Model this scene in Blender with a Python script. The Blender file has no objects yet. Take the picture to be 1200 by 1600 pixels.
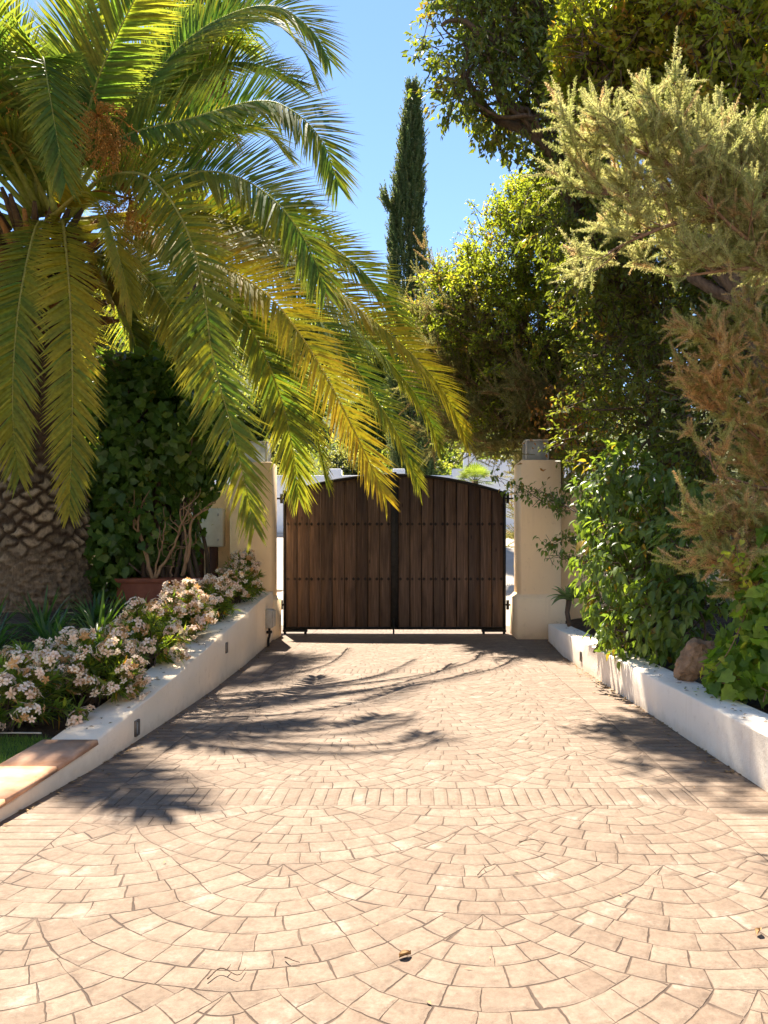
import bpy, math, random
import numpy as np
from mathutils import Vector, noise as mnoise

random.seed(7)
R = math.radians
scene = bpy.context.scene
COL = scene.collection
FPX, VX, VY, EYE = 1200.0, 648.0, 862.0, 1.2

def W(px, py, Y):
    """world point seen at a photo pixel, at a chosen real distance"""
    return np.array([(px - VX) * Y / FPX, Y, EYE - (py - VY) * Y / FPX])

# ------------------------------------------------------------------ materials
class NB:
    def __init__(s, mat):
        s.t = mat.node_tree; s.n = s.t.nodes; s.l = s.t.links
    def new(s, typ, **kw):
        n = s.n.new(typ)
        for k, v in kw.items(): setattr(n, k, v)
        return n
    def put(s, sock, v):
        if hasattr(v, 'is_output') or isinstance(v, bpy.types.NodeSocket): s.l.new(v, sock)
        else: sock.default_value = v
    def m(s, op, a, b=0.0, c=0.0):
        n = s.new('ShaderNodeMath', operation=op)
        s.put(n.inputs[0], a); s.put(n.inputs[1], b); s.put(n.inputs[2], c)
        return n.outputs[0]
    def smooth(s, v, lo, hi, a=0.0, b=1.0):
        n = s.new('ShaderNodeMapRange', interpolation_type='SMOOTHSTEP')
        s.put(n.inputs[0], v); n.inputs[1].default_value = lo; n.inputs[2].default_value = hi
        n.inputs[3].default_value = a; n.inputs[4].default_value = b
        return n.outputs[0]
    def noise(s, vec, scale, detail=3.0, rough=0.55, dim='3D'):
        n = s.new('ShaderNodeTexNoise', noise_dimensions=dim)
        if vec is not None: s.l.new(vec, n.inputs['Vector'])
        n.inputs['Scale'].default_value = scale; n.inputs['Detail'].default_value = detail
        n.inputs['Roughness'].default_value = rough
        return n.outputs['Fac']
    def mapping(s, vec, scale):
        n = s.new('ShaderNodeMapping'); s.l.new(vec, n.inputs[0]); n.inputs['Scale'].default_value = scale
        return n.outputs[0]
    def mix(s, f, a, b, blend='MIX'):
        n = s.new('ShaderNodeMix', data_type='RGBA', blend_type=blend)
        s.put(n.inputs[0], f)
        for i, v in ((6, a), (7, b)):
            if isinstance(v, (tuple, list)): n.inputs[i].default_value = (*v[:3], 1)
            else: s.l.new(v, n.inputs[i])
        return n.outputs[2]
    def ramp(s, f, stops):
        n = s.new('ShaderNodeValToRGB'); e = n.color_ramp.elements
        while len(e) < len(stops): e.new(0.5)
        for i, (p, c) in enumerate(stops): e[i].position = p; e[i].color = (*c, 1)
        s.l.new(f, n.inputs[0]); return n.outputs[0]
    def bump(s, h, strength=0.5, dist=0.01, normal=None):
        n = s.new('ShaderNodeBump'); n.inputs['Strength'].default_value = strength
        n.inputs['Distance'].default_value = dist; s.l.new(h, n.inputs['Height'])
        if normal is not None: s.l.new(normal, n.inputs['Normal'])
        return n.outputs[0]

def new_mat(name):
    m = bpy.data.materials.new(name); m.use_nodes = True
    nb = NB(m); b = nb.n['Principled BSDF']
    b.inputs['Roughness'].default_value = 0.85
    b.inputs['Specular IOR Level'].default_value = 0.25
    return m, nb, b

def simple_mat(name, c0, c1, scale=6.0, rough=0.8, bump=0.3, bscale=40, bdist=0.006, metal=0.0, stretch=(1, 1, 1), spec=0.25):
    m, nb, b = new_mat(name)
    tc = nb.new('ShaderNodeTexCoord').outputs['Object']
    v = nb.mapping(tc, stretch)
    f = nb.noise(v, scale, 5.0, 0.6)
    nb.l.new(nb.ramp(f, [(0.3, c0), (0.7, c1)]), b.inputs['Base Color'])
    b.inputs['Roughness'].default_value = rough; b.inputs['Metallic'].default_value = metal
    b.inputs['Specular IOR Level'].default_value = spec
    if bump:
        nb.l.new(nb.bump(nb.noise(v, bscale, 4.0, 0.65), bump, bdist), b.inputs['Normal'])
    return m

def leaf_mat(name, trans=0.45, rough=0.42, spec=0.4, tint=(1.25, 1.2, 0.55), bump=0.0):
    """leaf blade: the colour comes from each leaf's own 'col' attribute; thin, so light passes through"""
    m, nb, b = new_mat(name)
    a = nb.new('ShaderNodeAttribute'); a.attribute_name = 'col'
    tc = nb.new('ShaderNodeTexCoord').outputs['Object']
    f = nb.noise(tc, 30.0, 2.0)
    c = nb.mix(1.0, a.outputs['Color'], nb.ramp(f, [(0.25, (0.75, 0.75, 0.75)), (0.75, (1.2, 1.2, 1.2))]), 'MULTIPLY')
    nb.l.new(c, b.inputs['Base Color'])
    b.inputs['Roughness'].default_value = rough; b.inputs['Specular IOR Level'].default_value = spec
    t = nb.new('ShaderNodeBsdfTranslucent')
    nb.l.new(nb.mix(1.0, c, tint, 'MULTIPLY'), t.inputs['Color'])
    mx = nb.new('ShaderNodeMixShader'); mx.inputs[0].default_value = trans
    nb.l.new(b.outputs[0], mx.inputs[1]); nb.l.new(t.outputs[0], mx.inputs[2])
    nb.l.new(mx.outputs[0], nb.n['Material Output'].inputs['Surface'])
    return m

def stucco_mat(name, base, dirt, bumpy=0.35, streak=0.5, low=0.25):
    m, nb, b = new_mat(name)
    tc = nb.new('ShaderNodeTexCoord').outputs['Object']
    f1 = nb.noise(tc, 1.7, 6.0, 0.65)
    f3 = nb.noise(tc, 13.0, 5.0, 0.7)
    f2 = nb.noise(nb.mapping(tc, (7, 7, 0.7)), 2.0, 4.0, 0.6)
    c = nb.mix(nb.m('MULTIPLY', nb.smooth(f1, 0.42, 0.75), 0.45), base, tuple(x * 0.86 for x in base))
    c = nb.mix(nb.m('MULTIPLY', nb.smooth(f2, 0.55, 0.8), streak), c, dirt)
    c = nb.mix(nb.smooth(f3, 0.55, 0.75, 0.0, 0.4), c, dirt)
    sep = nb.new('ShaderNodeSeparateXYZ'); nb.l.new(tc, sep.inputs[0])
    lowf = nb.m('ADD', sep.outputs[2], nb.m('MULTIPLY', nb.m('SUBTRACT', nb.noise(tc, 9.0, 4.0), 0.5), 0.16))
    c = nb.mix(nb.m('MULTIPLY', nb.smooth(lowf, -0.01, 0.09, 1.0, 0.0), low * 2.2), c, dirt)
    nb.l.new(c, b.inputs['Base Color']); b.inputs['Roughness'].default_value = 0.92
    h = nb.m('ADD', nb.noise(tc, 60.0, 4.0, 0.7), nb.m('MULTIPLY', nb.noise(tc, 9.0, 3.0), 1.5))
    nb.l.new(nb.bump(h, bumpy, 0.008), b.inputs['Normal'])
    return m

# ------------------------------------------------------------------ mesh helpers
def build(name, V, F, mat, parent=None, C=None, smooth=False):
    """V (n,3); F list of int arrays with 3 or 4 columns (or ragged lists)"""
    V = np.asarray(V, dtype=np.float32).reshape(-1, 3)
    me = bpy.data.meshes.new(name)
    idx, tot = [], []
    for f in F:
        if isinstance(f, np.ndarray) and f.ndim == 2:
            idx.append(f.ravel()); tot.append(np.full(len(f), f.shape[1]))
        else:
            for g in f: idx.append(np.asarray(g)); tot.append(np.array([len(g)]))
    idx = np.concatenate(idx).astype(np.int32); tot = np.concatenate(tot).astype(np.int32)
    me.vertices.add(len(V)); me.vertices.foreach_set('co', V.ravel())
    me.loops.add(len(idx)); me.loops.foreach_set('vertex_index', idx)
    me.polygons.add(len(tot))
    st = np.concatenate([[0], np.cumsum(tot)[:-1]]).astype(np.int32)
    me.polygons.foreach_set('loop_start', st); me.polygons.foreach_set('loop_total', tot)
    if smooth: me.polygons.foreach_set('use_smooth', np.ones(len(tot), dtype=bool))
    if C is not None:
        a = me.attributes.new('col', 'FLOAT_COLOR', 'POINT')
        C = np.asarray(C, dtype=np.float32)
        a.data.foreach_set('color', np.concatenate([C, np.ones((len(C), 1), np.float32)], 1).ravel())
    me.update(calc_edges=True); me.validate()
    me.materials.append(mat)
    o = bpy.data.objects.new(name, me); COL.objects.link(o)
    if parent is not None: o.parent = parent
    return o

class MB:
    """collects shapes for one mesh"""
    def __init__(s): s.V = []; s.F = []; s.n = 0; s.C = []
    def add(s, V, F, C=None):
        V = np.asarray(V, dtype=float).reshape(-1, 3)
        for f in F:
            if isinstance(f, np.ndarray): s.F.append(f + s.n)
            else: s.F.append([[i + s.n for i in g] for g in f])
        s.V.append(V); s.n += len(V)
        if C is not None: s.C.append(np.broadcast_to(np.asarray(C, float), (len(V), 3)))
        return s
    def box(s, x0, x1, y0, y1, z0, z1, bev=0.0):
        if bev <= 0:
            V = [(x0,y0,z0),(x1,y0,z0),(x1,y1,z0),(x0,y1,z0),(x0,y0,z1),(x1,y0,z1),(x1,y1,z1),(x0,y1,z1)]
            return s.add(V, [[(0,3,2,1),(4,5,6,7),(0,1,5,4),(1,2,6,5),(2,3,7,6),(3,0,4,7)]])
        b = bev
        prof = [(z0, b), (z0 + b, 0), (z1 - b, 0), (z1, b)]
        V = []
        for z, q in prof:
            V += [(x0+b,y0+q,z),(x1-b,y0+q,z),(x1-q,y0+b,z),(x1-q,y1-b,z),(x1-b,y1-q,z),(x0+b,y1-q,z),(x0+q,y1-b,z),(x0+q,y0+b,z)]
        F = [list(range(7, -1, -1)), list(range(24, 32))]
        for k in range(3):
            for i in range(8):
                j = (i + 1) % 8
                F.append((k*8+i, k*8+j, k*8+8+j, k*8+8+i))
        return s.add(V, [F])
    def tube(s, P, r, n=6, C=None, cap=True):
        V, F = tube_vf(P, r, n, cap); return s.add(V, F, C)
    def build(s, name, mat, parent=None, smooth=False):
        return build(name, np.concatenate(s.V), s.F, mat, parent, np.concatenate(s.C) if s.C else None, smooth)

def unit(v):
    v = np.asarray(v, float); return v / np.maximum(np.linalg.norm(v, axis=-1, keepdims=True), 1e-9)

def tube_vf(P, r, n=6, cap=True):
    P = np.asarray(P, float); k = len(P); r = np.broadcast_to(np.asarray(r, float), (k,))
    T = unit(np.gradient(P, axis=0))
    ref = np.array([0, 0, 1.0]) if abs(T[0][2]) < 0.9 else np.array([1.0, 0, 0])
    A = unit(np.cross(T, ref)); B = np.cross(T, A)
    th = np.linspace(0, 2*math.pi, n, endpoint=False)
    V = (P[:, None] + r[:, None, None] * (np.cos(th)[None, :, None] * A[:, None] + np.sin(th)[None, :, None] * B[:, None])).reshape(-1, 3)
    i = np.arange(k-1)[:, None] * n; j = np.arange(n)[None]; j2 = (j+1) % n
    F = np.stack([i+j, i+j2, i+n+j2, i+n+j], -1).reshape(-1, 4)
    Fs = [F]
    if cap: Fs.append([list(range(n-1, -1, -1)), [(k-1)*n + q for q in range(n)]])
    return V, Fs

def spline(P, n):
    P = np.asarray(P, float)
    if len(P) == 2: return P[0] + np.linspace(0, 1, n)[:, None] * (P[1] - P[0])
    Q = np.concatenate([[2*P[0]-P[1]], P, [2*P[-1]-P[-2]]])
    d = np.concatenate([[0], np.cumsum(np.linalg.norm(np.diff(P, axis=0), axis=1))])
    out = []
    for s in np.linspace(0, d[-1], n):
        i = min(np.searchsorted(d, s, side='right') - 1, len(P) - 2)
        t = (s - d[i]) / max(d[i+1] - d[i], 1e-9)
        a, b, c, e = Q[i], Q[i+1], Q[i+2], Q[i+3]
        out.append(0.5*((2*b) + (-a+c)*t + (2*a-5*b+4*c-e)*t*t + (-a+3*b-3*c+e)*t**3))
    return np.array(out)

def thing(name, label, cat, loc=(0, 0, 0), group=None):
    o = bpy.data.objects.new(name, None); COL.objects.link(o); o.location = tuple(float(v) for v in loc)
    o.empty_display_size = 0.2
    o['label'] = label; o['category'] = cat
    if group: o['group'] = group
    return o
def tag(o, label=None, cat=None, group=None, kind=None):
    if label: o['label'] = label
    if cat: o['category'] = cat
    if group: o['group'] = group
    if kind: o['kind'] = kind
    return o
def rebase(root):
    """children are built in world coordinates; shift their meshes so that the Empty sits at the base"""
    off = Vector(root.location); seen = set()
    def go(o):
        for c in o.children:
            if c.type == 'MESH' and c.data.name not in seen and c.name.split('.')[0] not in ('stud', 'flower_head'):
                seen.add(c.data.name)
                n = len(c.data.vertices); a = np.empty(n*3, np.float32); c.data.vertices.foreach_get('co', a)
                c.data.vertices.foreach_set('co', (a.reshape(-1, 3) - np.array(off, np.float32)).ravel()); c.data.update()
            go(c)
    go(root)
def copy_tree(o, parent=None):
    c = o.copy(); COL.objects.link(c)
    if parent is not None: c.parent = parent
    for ch in list(o.children): copy_tree(ch, c)
    return c

# ------------------------------------------------------------------ leaves
TPL = {
 'leaf': (np.array([(0,0,0),(.38,-.5,.10),(.38,.5,.10),(1,0,-.06)]), np.array([(0,1,3),(0,3,2)])),
 'ovate': (np.array([(0,0,0),(.22,-.40,.07),(.22,0,0),(.22,.40,.07),(.58,-.40,.05),(.58,0,-.03),(.58,.40,.05),(1,0,-.16)]),
           np.array([(0,1,2),(0,2,3),(1,4,5),(1,5,2),(2,5,6),(2,6,3),(4,7,5),(5,7,6)])),
 'ivy': (np.array([(.34,0,-.03),(.04,0,0),(-.10,-.20,.04),(.10,-.48,.06),(.34,-.36,.03),(.48,-.40,.03),(.66,-.20,.0),(1,0,-.10),
                   (.66,.20,.0),(.48,.40,.03),(.34,.36,.03),(.10,.48,.06),(-.10,.20,.04)]),
         np.array([(0,i,i+1) for i in range(1,12)] + [(0,12,1)])),
 'needle': (np.array([(0,-.5,0),(0,.5,0),(1,0,0)]), np.array([(0,1,2)])),
 'lance': (np.array([(0,0,0),(.4,-.5,.03),(.4,.5,.03),(1,0,-.10),(.4,0,-.01)]), np.array([(0,1,4),(0,4,2),(1,3,4),(4,3,2)])),
}
def leaf_vf(P, D, N, L, Wd, tpl):
    t, f = TPL[tpl]
    D = unit(D); S = unit(np.cross(D, N)); N = np.cross(S, D)
    n = len(P); L = np.broadcast_to(L, (n,)); Wd = np.broadcast_to(Wd, (n,))
    V = P[:, None] + D[:, None]*(t[:, 0][None, :, None]*L[:, None, None]) + S[:, None]*(t[:, 1][None, :, None]*Wd[:, None, None]) \
        + N[:, None]*(t[:, 2][None, :, None]*L[:, None, None])
    F = (f[None] + (np.arange(n)*len(t))[:, None, None]).reshape(-1, 3)
    return V.reshape(-1, 3), F, len(t)

def pick(rng, pal, n):
    """palette: list of (weight, colour a, colour b)"""
    w = np.array([p[0] for p in pal], float); w /= w.sum()
    k = rng.choice(len(pal), n, p=w); t = rng.random((n, 1))
    A = np.array([p[1] for p in pal]); B = np.array([p[2] for p in pal])
    return A[k]*(1-t) + B[k]*t

def sphere_dirs(rng, n):
    return unit(rng.normal(size=(n, 3)))

def crown_points(rng, blobs, dens, shell=(0.55, 1.0), lump=0.22, lfreq=1.3):
    """clump centres and outward directions through a set of ellipsoids"""
    Ps, Ds = [], []
    for c, r in blobs:
        c = np.array(c, float); r = np.array(r, float) * np.ones(3)
        n = max(6, int(dens * (r[0]*r[1] + r[1]*r[2] + r[0]*r[2]) * 4.19))
        d = sphere_dirs(rng, n)
        q = shell[0] + (shell[1]-shell[0]) * rng.random(n)**0.6
        k = np.array([1 + lump * mnoise.noise(Vector((c + v*r*1.0)*lfreq)) * 1.6 for v in d])
        Ps.append(c + d*r*(q*k)[:, None]); Ds.append(unit(d / r))
    return np.concatenate(Ps), np.concatenate(Ds)

def clump_leaves(rng, P, O, per, tl, L, Wd, tpl, pal, up=0.3, droop=0.2, spread=0.8, jit=0.35):
    """leaves set along a short twig at every clump centre. returns leaf V, F, C and twig ends"""
    n = len(P)
    tw = unit(O + rng.normal(size=(n, 3))*0.55 + np.array([0, 0, up]))
    tlen = tl * (0.6 + 0.8*rng.random(n))
    s = rng.random((n, per))
    p = P[:, None] + tw[:, None]*(s*tlen[:, None])[..., None] + rng.normal(size=(n, per, 3))*tl*jit*0.4
    d = unit(tw[:, None]*0.7 + rng.normal(size=(n, per, 3))*spread + np.array([0, 0, -droop]))
    nn = unit(rng.normal(size=(n, per, 3))*0.6 + np.array([0, 0, 0.7]) + O[:, None]*0.5)
    cl = pick(rng, pal, n)
    c = cl[:, None]*0.6 + pick(rng, pal, n*per).reshape(n, per, 3)*0.4
    lv = L * (0.6 + 0.7*rng.random(n*per)); wv = Wd * lv / L
    V, F, m = leaf_vf(p.reshape(-1, 3), d.reshape(-1, 3), nn.reshape(-1, 3), lv, wv, tpl)
    return V, F, np.repeat(c.reshape(-1, 3), m, 0), P - tw*tl*0.8, P + tw*tlen[:, None]

def twig_vf(A, B, r0, r1):
    T = unit(B - A); ref = np.where(np.abs(T[:, 2:3]) < .9, np.array([[0, 0, 1.0]]), np.array([[1.0, 0, 0]]))
    U = unit(np.cross(T, ref)); Q = np.cross(T, U); n = len(A); V = np.empty((n, 6, 3))
    for k in range(3):
        a = 2*math.pi*k/3; o = U*math.cos(a) + Q*math.sin(a)
        V[:, k] = A + o*r0; V[:, 3+k] = B + o*r1
    f = np.array([(0,1,4,3),(1,2,5,4),(2,0,3,5)])
    return V.reshape(-1, 3), (f[None] + (np.arange(n)*6)[:, None, None]).reshape(-1, 4)

def wob(rng, a, b, n=6, amp=0.08, sag=0.0):
    a = np.array(a, float); b = np.array(b, float); t = np.linspace(0, 1, n)[:, None]
    L = np.linalg.norm(b-a); P = a + (b-a)*t
    P[1:-1] += rng.normal(size=(n-2, 3))*amp*L/2
    P[:, 2] += (4*t*(1-t))[:, 0]*sag*L
    return spline(P, n*2)

def make_tree(name, label, cat, base, blobs, seed, bark, lmat, dens, per, tl, L, Wd, tpl, pal, trunk_r=0.12, fork=0.5,
              shell=(.55, 1.0), lump=.22, up=.3, droop=.2, spread=.8, group=None, crown_name='crown', trunk_name='trunk',
              limb_n=7, extra=None, lfreq=1.3, trunk_pts=None):
    rng = np.random.default_rng(seed)
    root = thing(name, label, cat, base, group)
    P, O = crown_points(rng, blobs, dens, shell, lump, lfreq)
    V, F, C, A, B = clump_leaves(rng, P, O, per, tl, L, Wd, tpl, pal, up, droop, spread)
    build(crown_name, V, [F], lmat, root, C)
    wd = MB()
    base = np.array(base, float)
    mid = np.mean([b[0] for b in blobs], 0)
    top = base + (mid - base)*fork
    tp = trunk_pts if trunk_pts is not None else [base + (0, 0, -0.1), base + (top-base)*0.5 + rng.normal(size=3)*0.06, top]
    tpath = spline(tp, 14)
    top = tpath[-1]
    wd.tube(tpath, np.linspace(trunk_r*1.25, trunk_r*0.8, 14), 10)
    i = 0
    for c, r in blobs:
        c = np.array(c, float); r = np.array(r)*np.ones(3)
        n = max(6, int(dens * (r[0]*r[1] + r[1]*r[2] + r[0]*r[2]) * 4.19))
        lp = wob(rng, top, c, 6, 0.10, 0.08)
        wd.tube(lp, np.linspace(trunk_r*0.55, trunk_r*0.28, len(lp)), 7)
        sub = rng.choice(n, min(limb_n, n), replace=False)
        for k in sub:
            st = lp[rng.integers(len(lp)//2, len(lp))]
            q = wob(rng, st, A[i+k], 5, 0.10, 0.05)
            wd.tube(q, np.linspace(trunk_r*0.22, trunk_r*0.06, len(q)), 5)
        i += n
    tv, tf = twig_vf(A, B, min(0.008, trunk_r*0.08), 0.002)
    wd.add(tv, [tf])
    build(trunk_name, np.concatenate(wd.V), wd.F, bark, root)
    if extra: extra(root, rng)
    rebase(root)
    return root

# ------------------------------------------------------------------ material set
M = {}
M['stucco'] = stucco_mat('cream_stucco', (0.94, 0.70, 0.43), (0.66, 0.46, 0.27), 0.3, 0.25)
M['white_stucco'] = stucco_mat('white_stucco', (0.92, 0.80, 0.65), (0.64, 0.50, 0.35), 0.35, 0.3)
M['wall_cream'] = stucco_mat('pale_cream_stucco', (0.92, 0.74, 0.53), (0.64, 0.46, 0.29), 0.35, 0.35)
M['dark_metal'] = simple_mat('bronze_metal', (0.10, 0.085, 0.07), (0.20, 0.17, 0.14), 20, 0.45, 0.1, 90, 0.002, 0.6)
M['street_wall'] = stucco_mat('street_wall_paint', (0.80, 0.79, 0.78), (0.6, 0.57, 0.52), 0.2, 0.15, 0.1)
M['terracotta'] = simple_mat('terracotta_tile', (0.42, 0.20, 0.10), (0.58, 0.35, 0.22), 9, 0.75, 0.25, 60, 0.004)
M['pot'] = simple_mat('terracotta_pot', (0.14, 0.045, 0.025), (0.22, 0.08, 0.045), 7, 0.8, 0.3, 40)
M['iron'] = simple_mat('black_iron', (0.012, 0.011, 0.010), (0.03, 0.026, 0.022), 14, 0.55, 0.2, 90, 0.002, 0.3)
M['steel'] = simple_mat('grey_metal', (0.30, 0.30, 0.29), (0.45, 0.44, 0.42), 20, 0.45, 0.1, 90, 0.002, 0.6)
M['plastic'] = simple_mat('aged_grey_plastic', (0.34, 0.32, 0.28), (0.48, 0.46, 0.41), 12, 0.6, 0.15, 60, 0.003)
M['box_white'] = simple_mat('weathered_white_panel', (0.55, 0.52, 0.46), (0.70, 0.68, 0.62), 5, 0.6, 0.15, 50, 0.003)
M['soil'] = simple_mat('dark_soil', (0.035, 0.022, 0.013), (0.10, 0.066, 0.04), 12, 0.95, 0.9, 45, 0.03)
M['bark'] = simple_mat('tree_bark', (0.07, 0.048, 0.032), (0.17, 0.12, 0.085), 9, 0.9, 0.8, 25, 0.02, stretch=(3, 3, 0.6))
M['pale_bark'] = simple_mat('pale_bark', (0.20, 0.12, 0.065), (0.34, 0.22, 0.12), 9, 0.85, 0.5, 30, 0.01, stretch=(3, 3, .7))
M['red_twig'] = simple_mat('reddish_twig', (0.12, 0.07, 0.04), (0.24, 0.15, 0.095), 12, 0.85, 0.3, 40)
M['rock'] = simple_mat('ochre_rock', (0.20, 0.11, 0.055), (0.42, 0.27, 0.16), 7, 0.9, 0.8, 18, 0.03)
M['brown_paint'] = simple_mat('brown_painted_wood', (0.06, 0.022, 0.014), (0.10, 0.04, 0.025), 8, 0.7, 0.2, 40)
M['leaf'] = leaf_mat('leaf_blade', 0.6, 0.45, 0.4, (2.3, 2.2, 0.7))
M['glossy_leaf'] = leaf_mat('glossy_leaf', 0.5, 0.36, 0.42, (2.0, 1.9, 0.6))
M['fine_leaf'] = leaf_mat('fine_leaf', 0.5, 0.6, 0.2, (2.0, 1.85, 1.3))
M['palm_leaf'] = leaf_mat('palm_leaflet', 0.55, 0.55, 0.16, (1.35, 1.42, 0.5))
M['petal'] = leaf_mat('flower_petal', 0.4, 0.7, 0.2, (1.0, 0.95, 0.9))
M['grass'] = leaf_mat('grass_blade', 0.4, 0.5, 0.3)

def mat_wood():
    m, nb, b = new_mat('weathered_gate_wood')
    tc = nb.new('ShaderNodeTexCoord').outputs['Object']
    rpi = nb.new('ShaderNodeNewGeometry').outputs['Random Per Island']
    off = nb.new('ShaderNodeVectorMath', operation='ADD'); nb.l.new(tc, off.inputs[0])
    cx = nb.new('ShaderNodeCombineXYZ'); nb.l.new(nb.m('MULTIPLY', rpi, 37.0), cx.inputs[0]); nb.l.new(nb.m('MULTIPLY', rpi, 91.0), cx.inputs[2])
    nb.l.new(cx.outputs[0], off.inputs[1]); v = off.outputs[0]
    g = nb.noise(nb.mapping(v, (22, 22, 0.9)), 2.2, 6.0, 0.62)
    w = nb.noise(nb.mapping(v, (2.2, 2.2, 0.7)), 1.6, 4.0, 0.6)
    c = nb.ramp(g, [(0.28, (0.056, 0.031, 0.019)), (0.5, (0.102, 0.060, 0.037)), (0.75, (0.17, 0.106, 0.068))])
    t = nb.ramp(rpi, [(0.0, (0.6, 0.56, 0.54)), (0.5, (1.0, 1.0, 1.0)), (1.0, (1.3, 1.24, 1.2))])
    c = nb.mix(1.0, c, t, 'MULTIPLY')
    c = nb.mix(nb.m('MULTIPLY', nb.smooth(w, 0.45, 0.72), 0.7), c, (0.035, 0.019, 0.011))
    kn = nb.new('ShaderNodeTexVoronoi'); nb.l.new(nb.mapping(v, (5, 5, 1.6)), kn.inputs['Vector']); kn.inputs['Scale'].default_value = 1.3
    c = nb.mix(nb.smooth(kn.outputs['Distance'], 0.03, 0.10, 0.8, 0.0), c, (0.018, 0.010, 0.007))
    nb.l.new(c, b.inputs['Base Color']); b.inputs['Roughness'].default_value = 0.62
    nb.l.new(nb.bump(g, 0.5, 0.006), b.inputs['Normal'])
    return m
M['wood'] = mat_wood()

def mat_trunk():
    m, nb, b = new_mat('palm_trunk_bark')
    a = nb.new('ShaderNodeAttribute'); a.attribute_name = 'col'
    tc = nb.new('ShaderNodeTexCoord').outputs['Object']
    f = nb.noise(nb.mapping(tc, (14, 14, 3)), 3.0, 6.0, 0.7)
    f2 = nb.noise(tc, 11.0, 5.0, 0.65)
    c = nb.mix(1.0, a.outputs['Color'], nb.ramp(f, [(0.25, (0.45, 0.42, 0.4)), (0.7, (1.25, 1.2, 1.1))]), 'MULTIPLY')
    c = nb.mix(nb.smooth(f2, 0.52, 0.66, 0.0, 0.55), c, (0.05, 0.035, 0.022))
    nb.l.new(c, b.inputs['Base Color']); b.inputs['Roughness'].default_value = 0.95
    nb.l.new(nb.bump(f, 0.9, 0.02), b.inputs['Normal'])
    return m
M['palm_trunk'] = mat_trunk()

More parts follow.
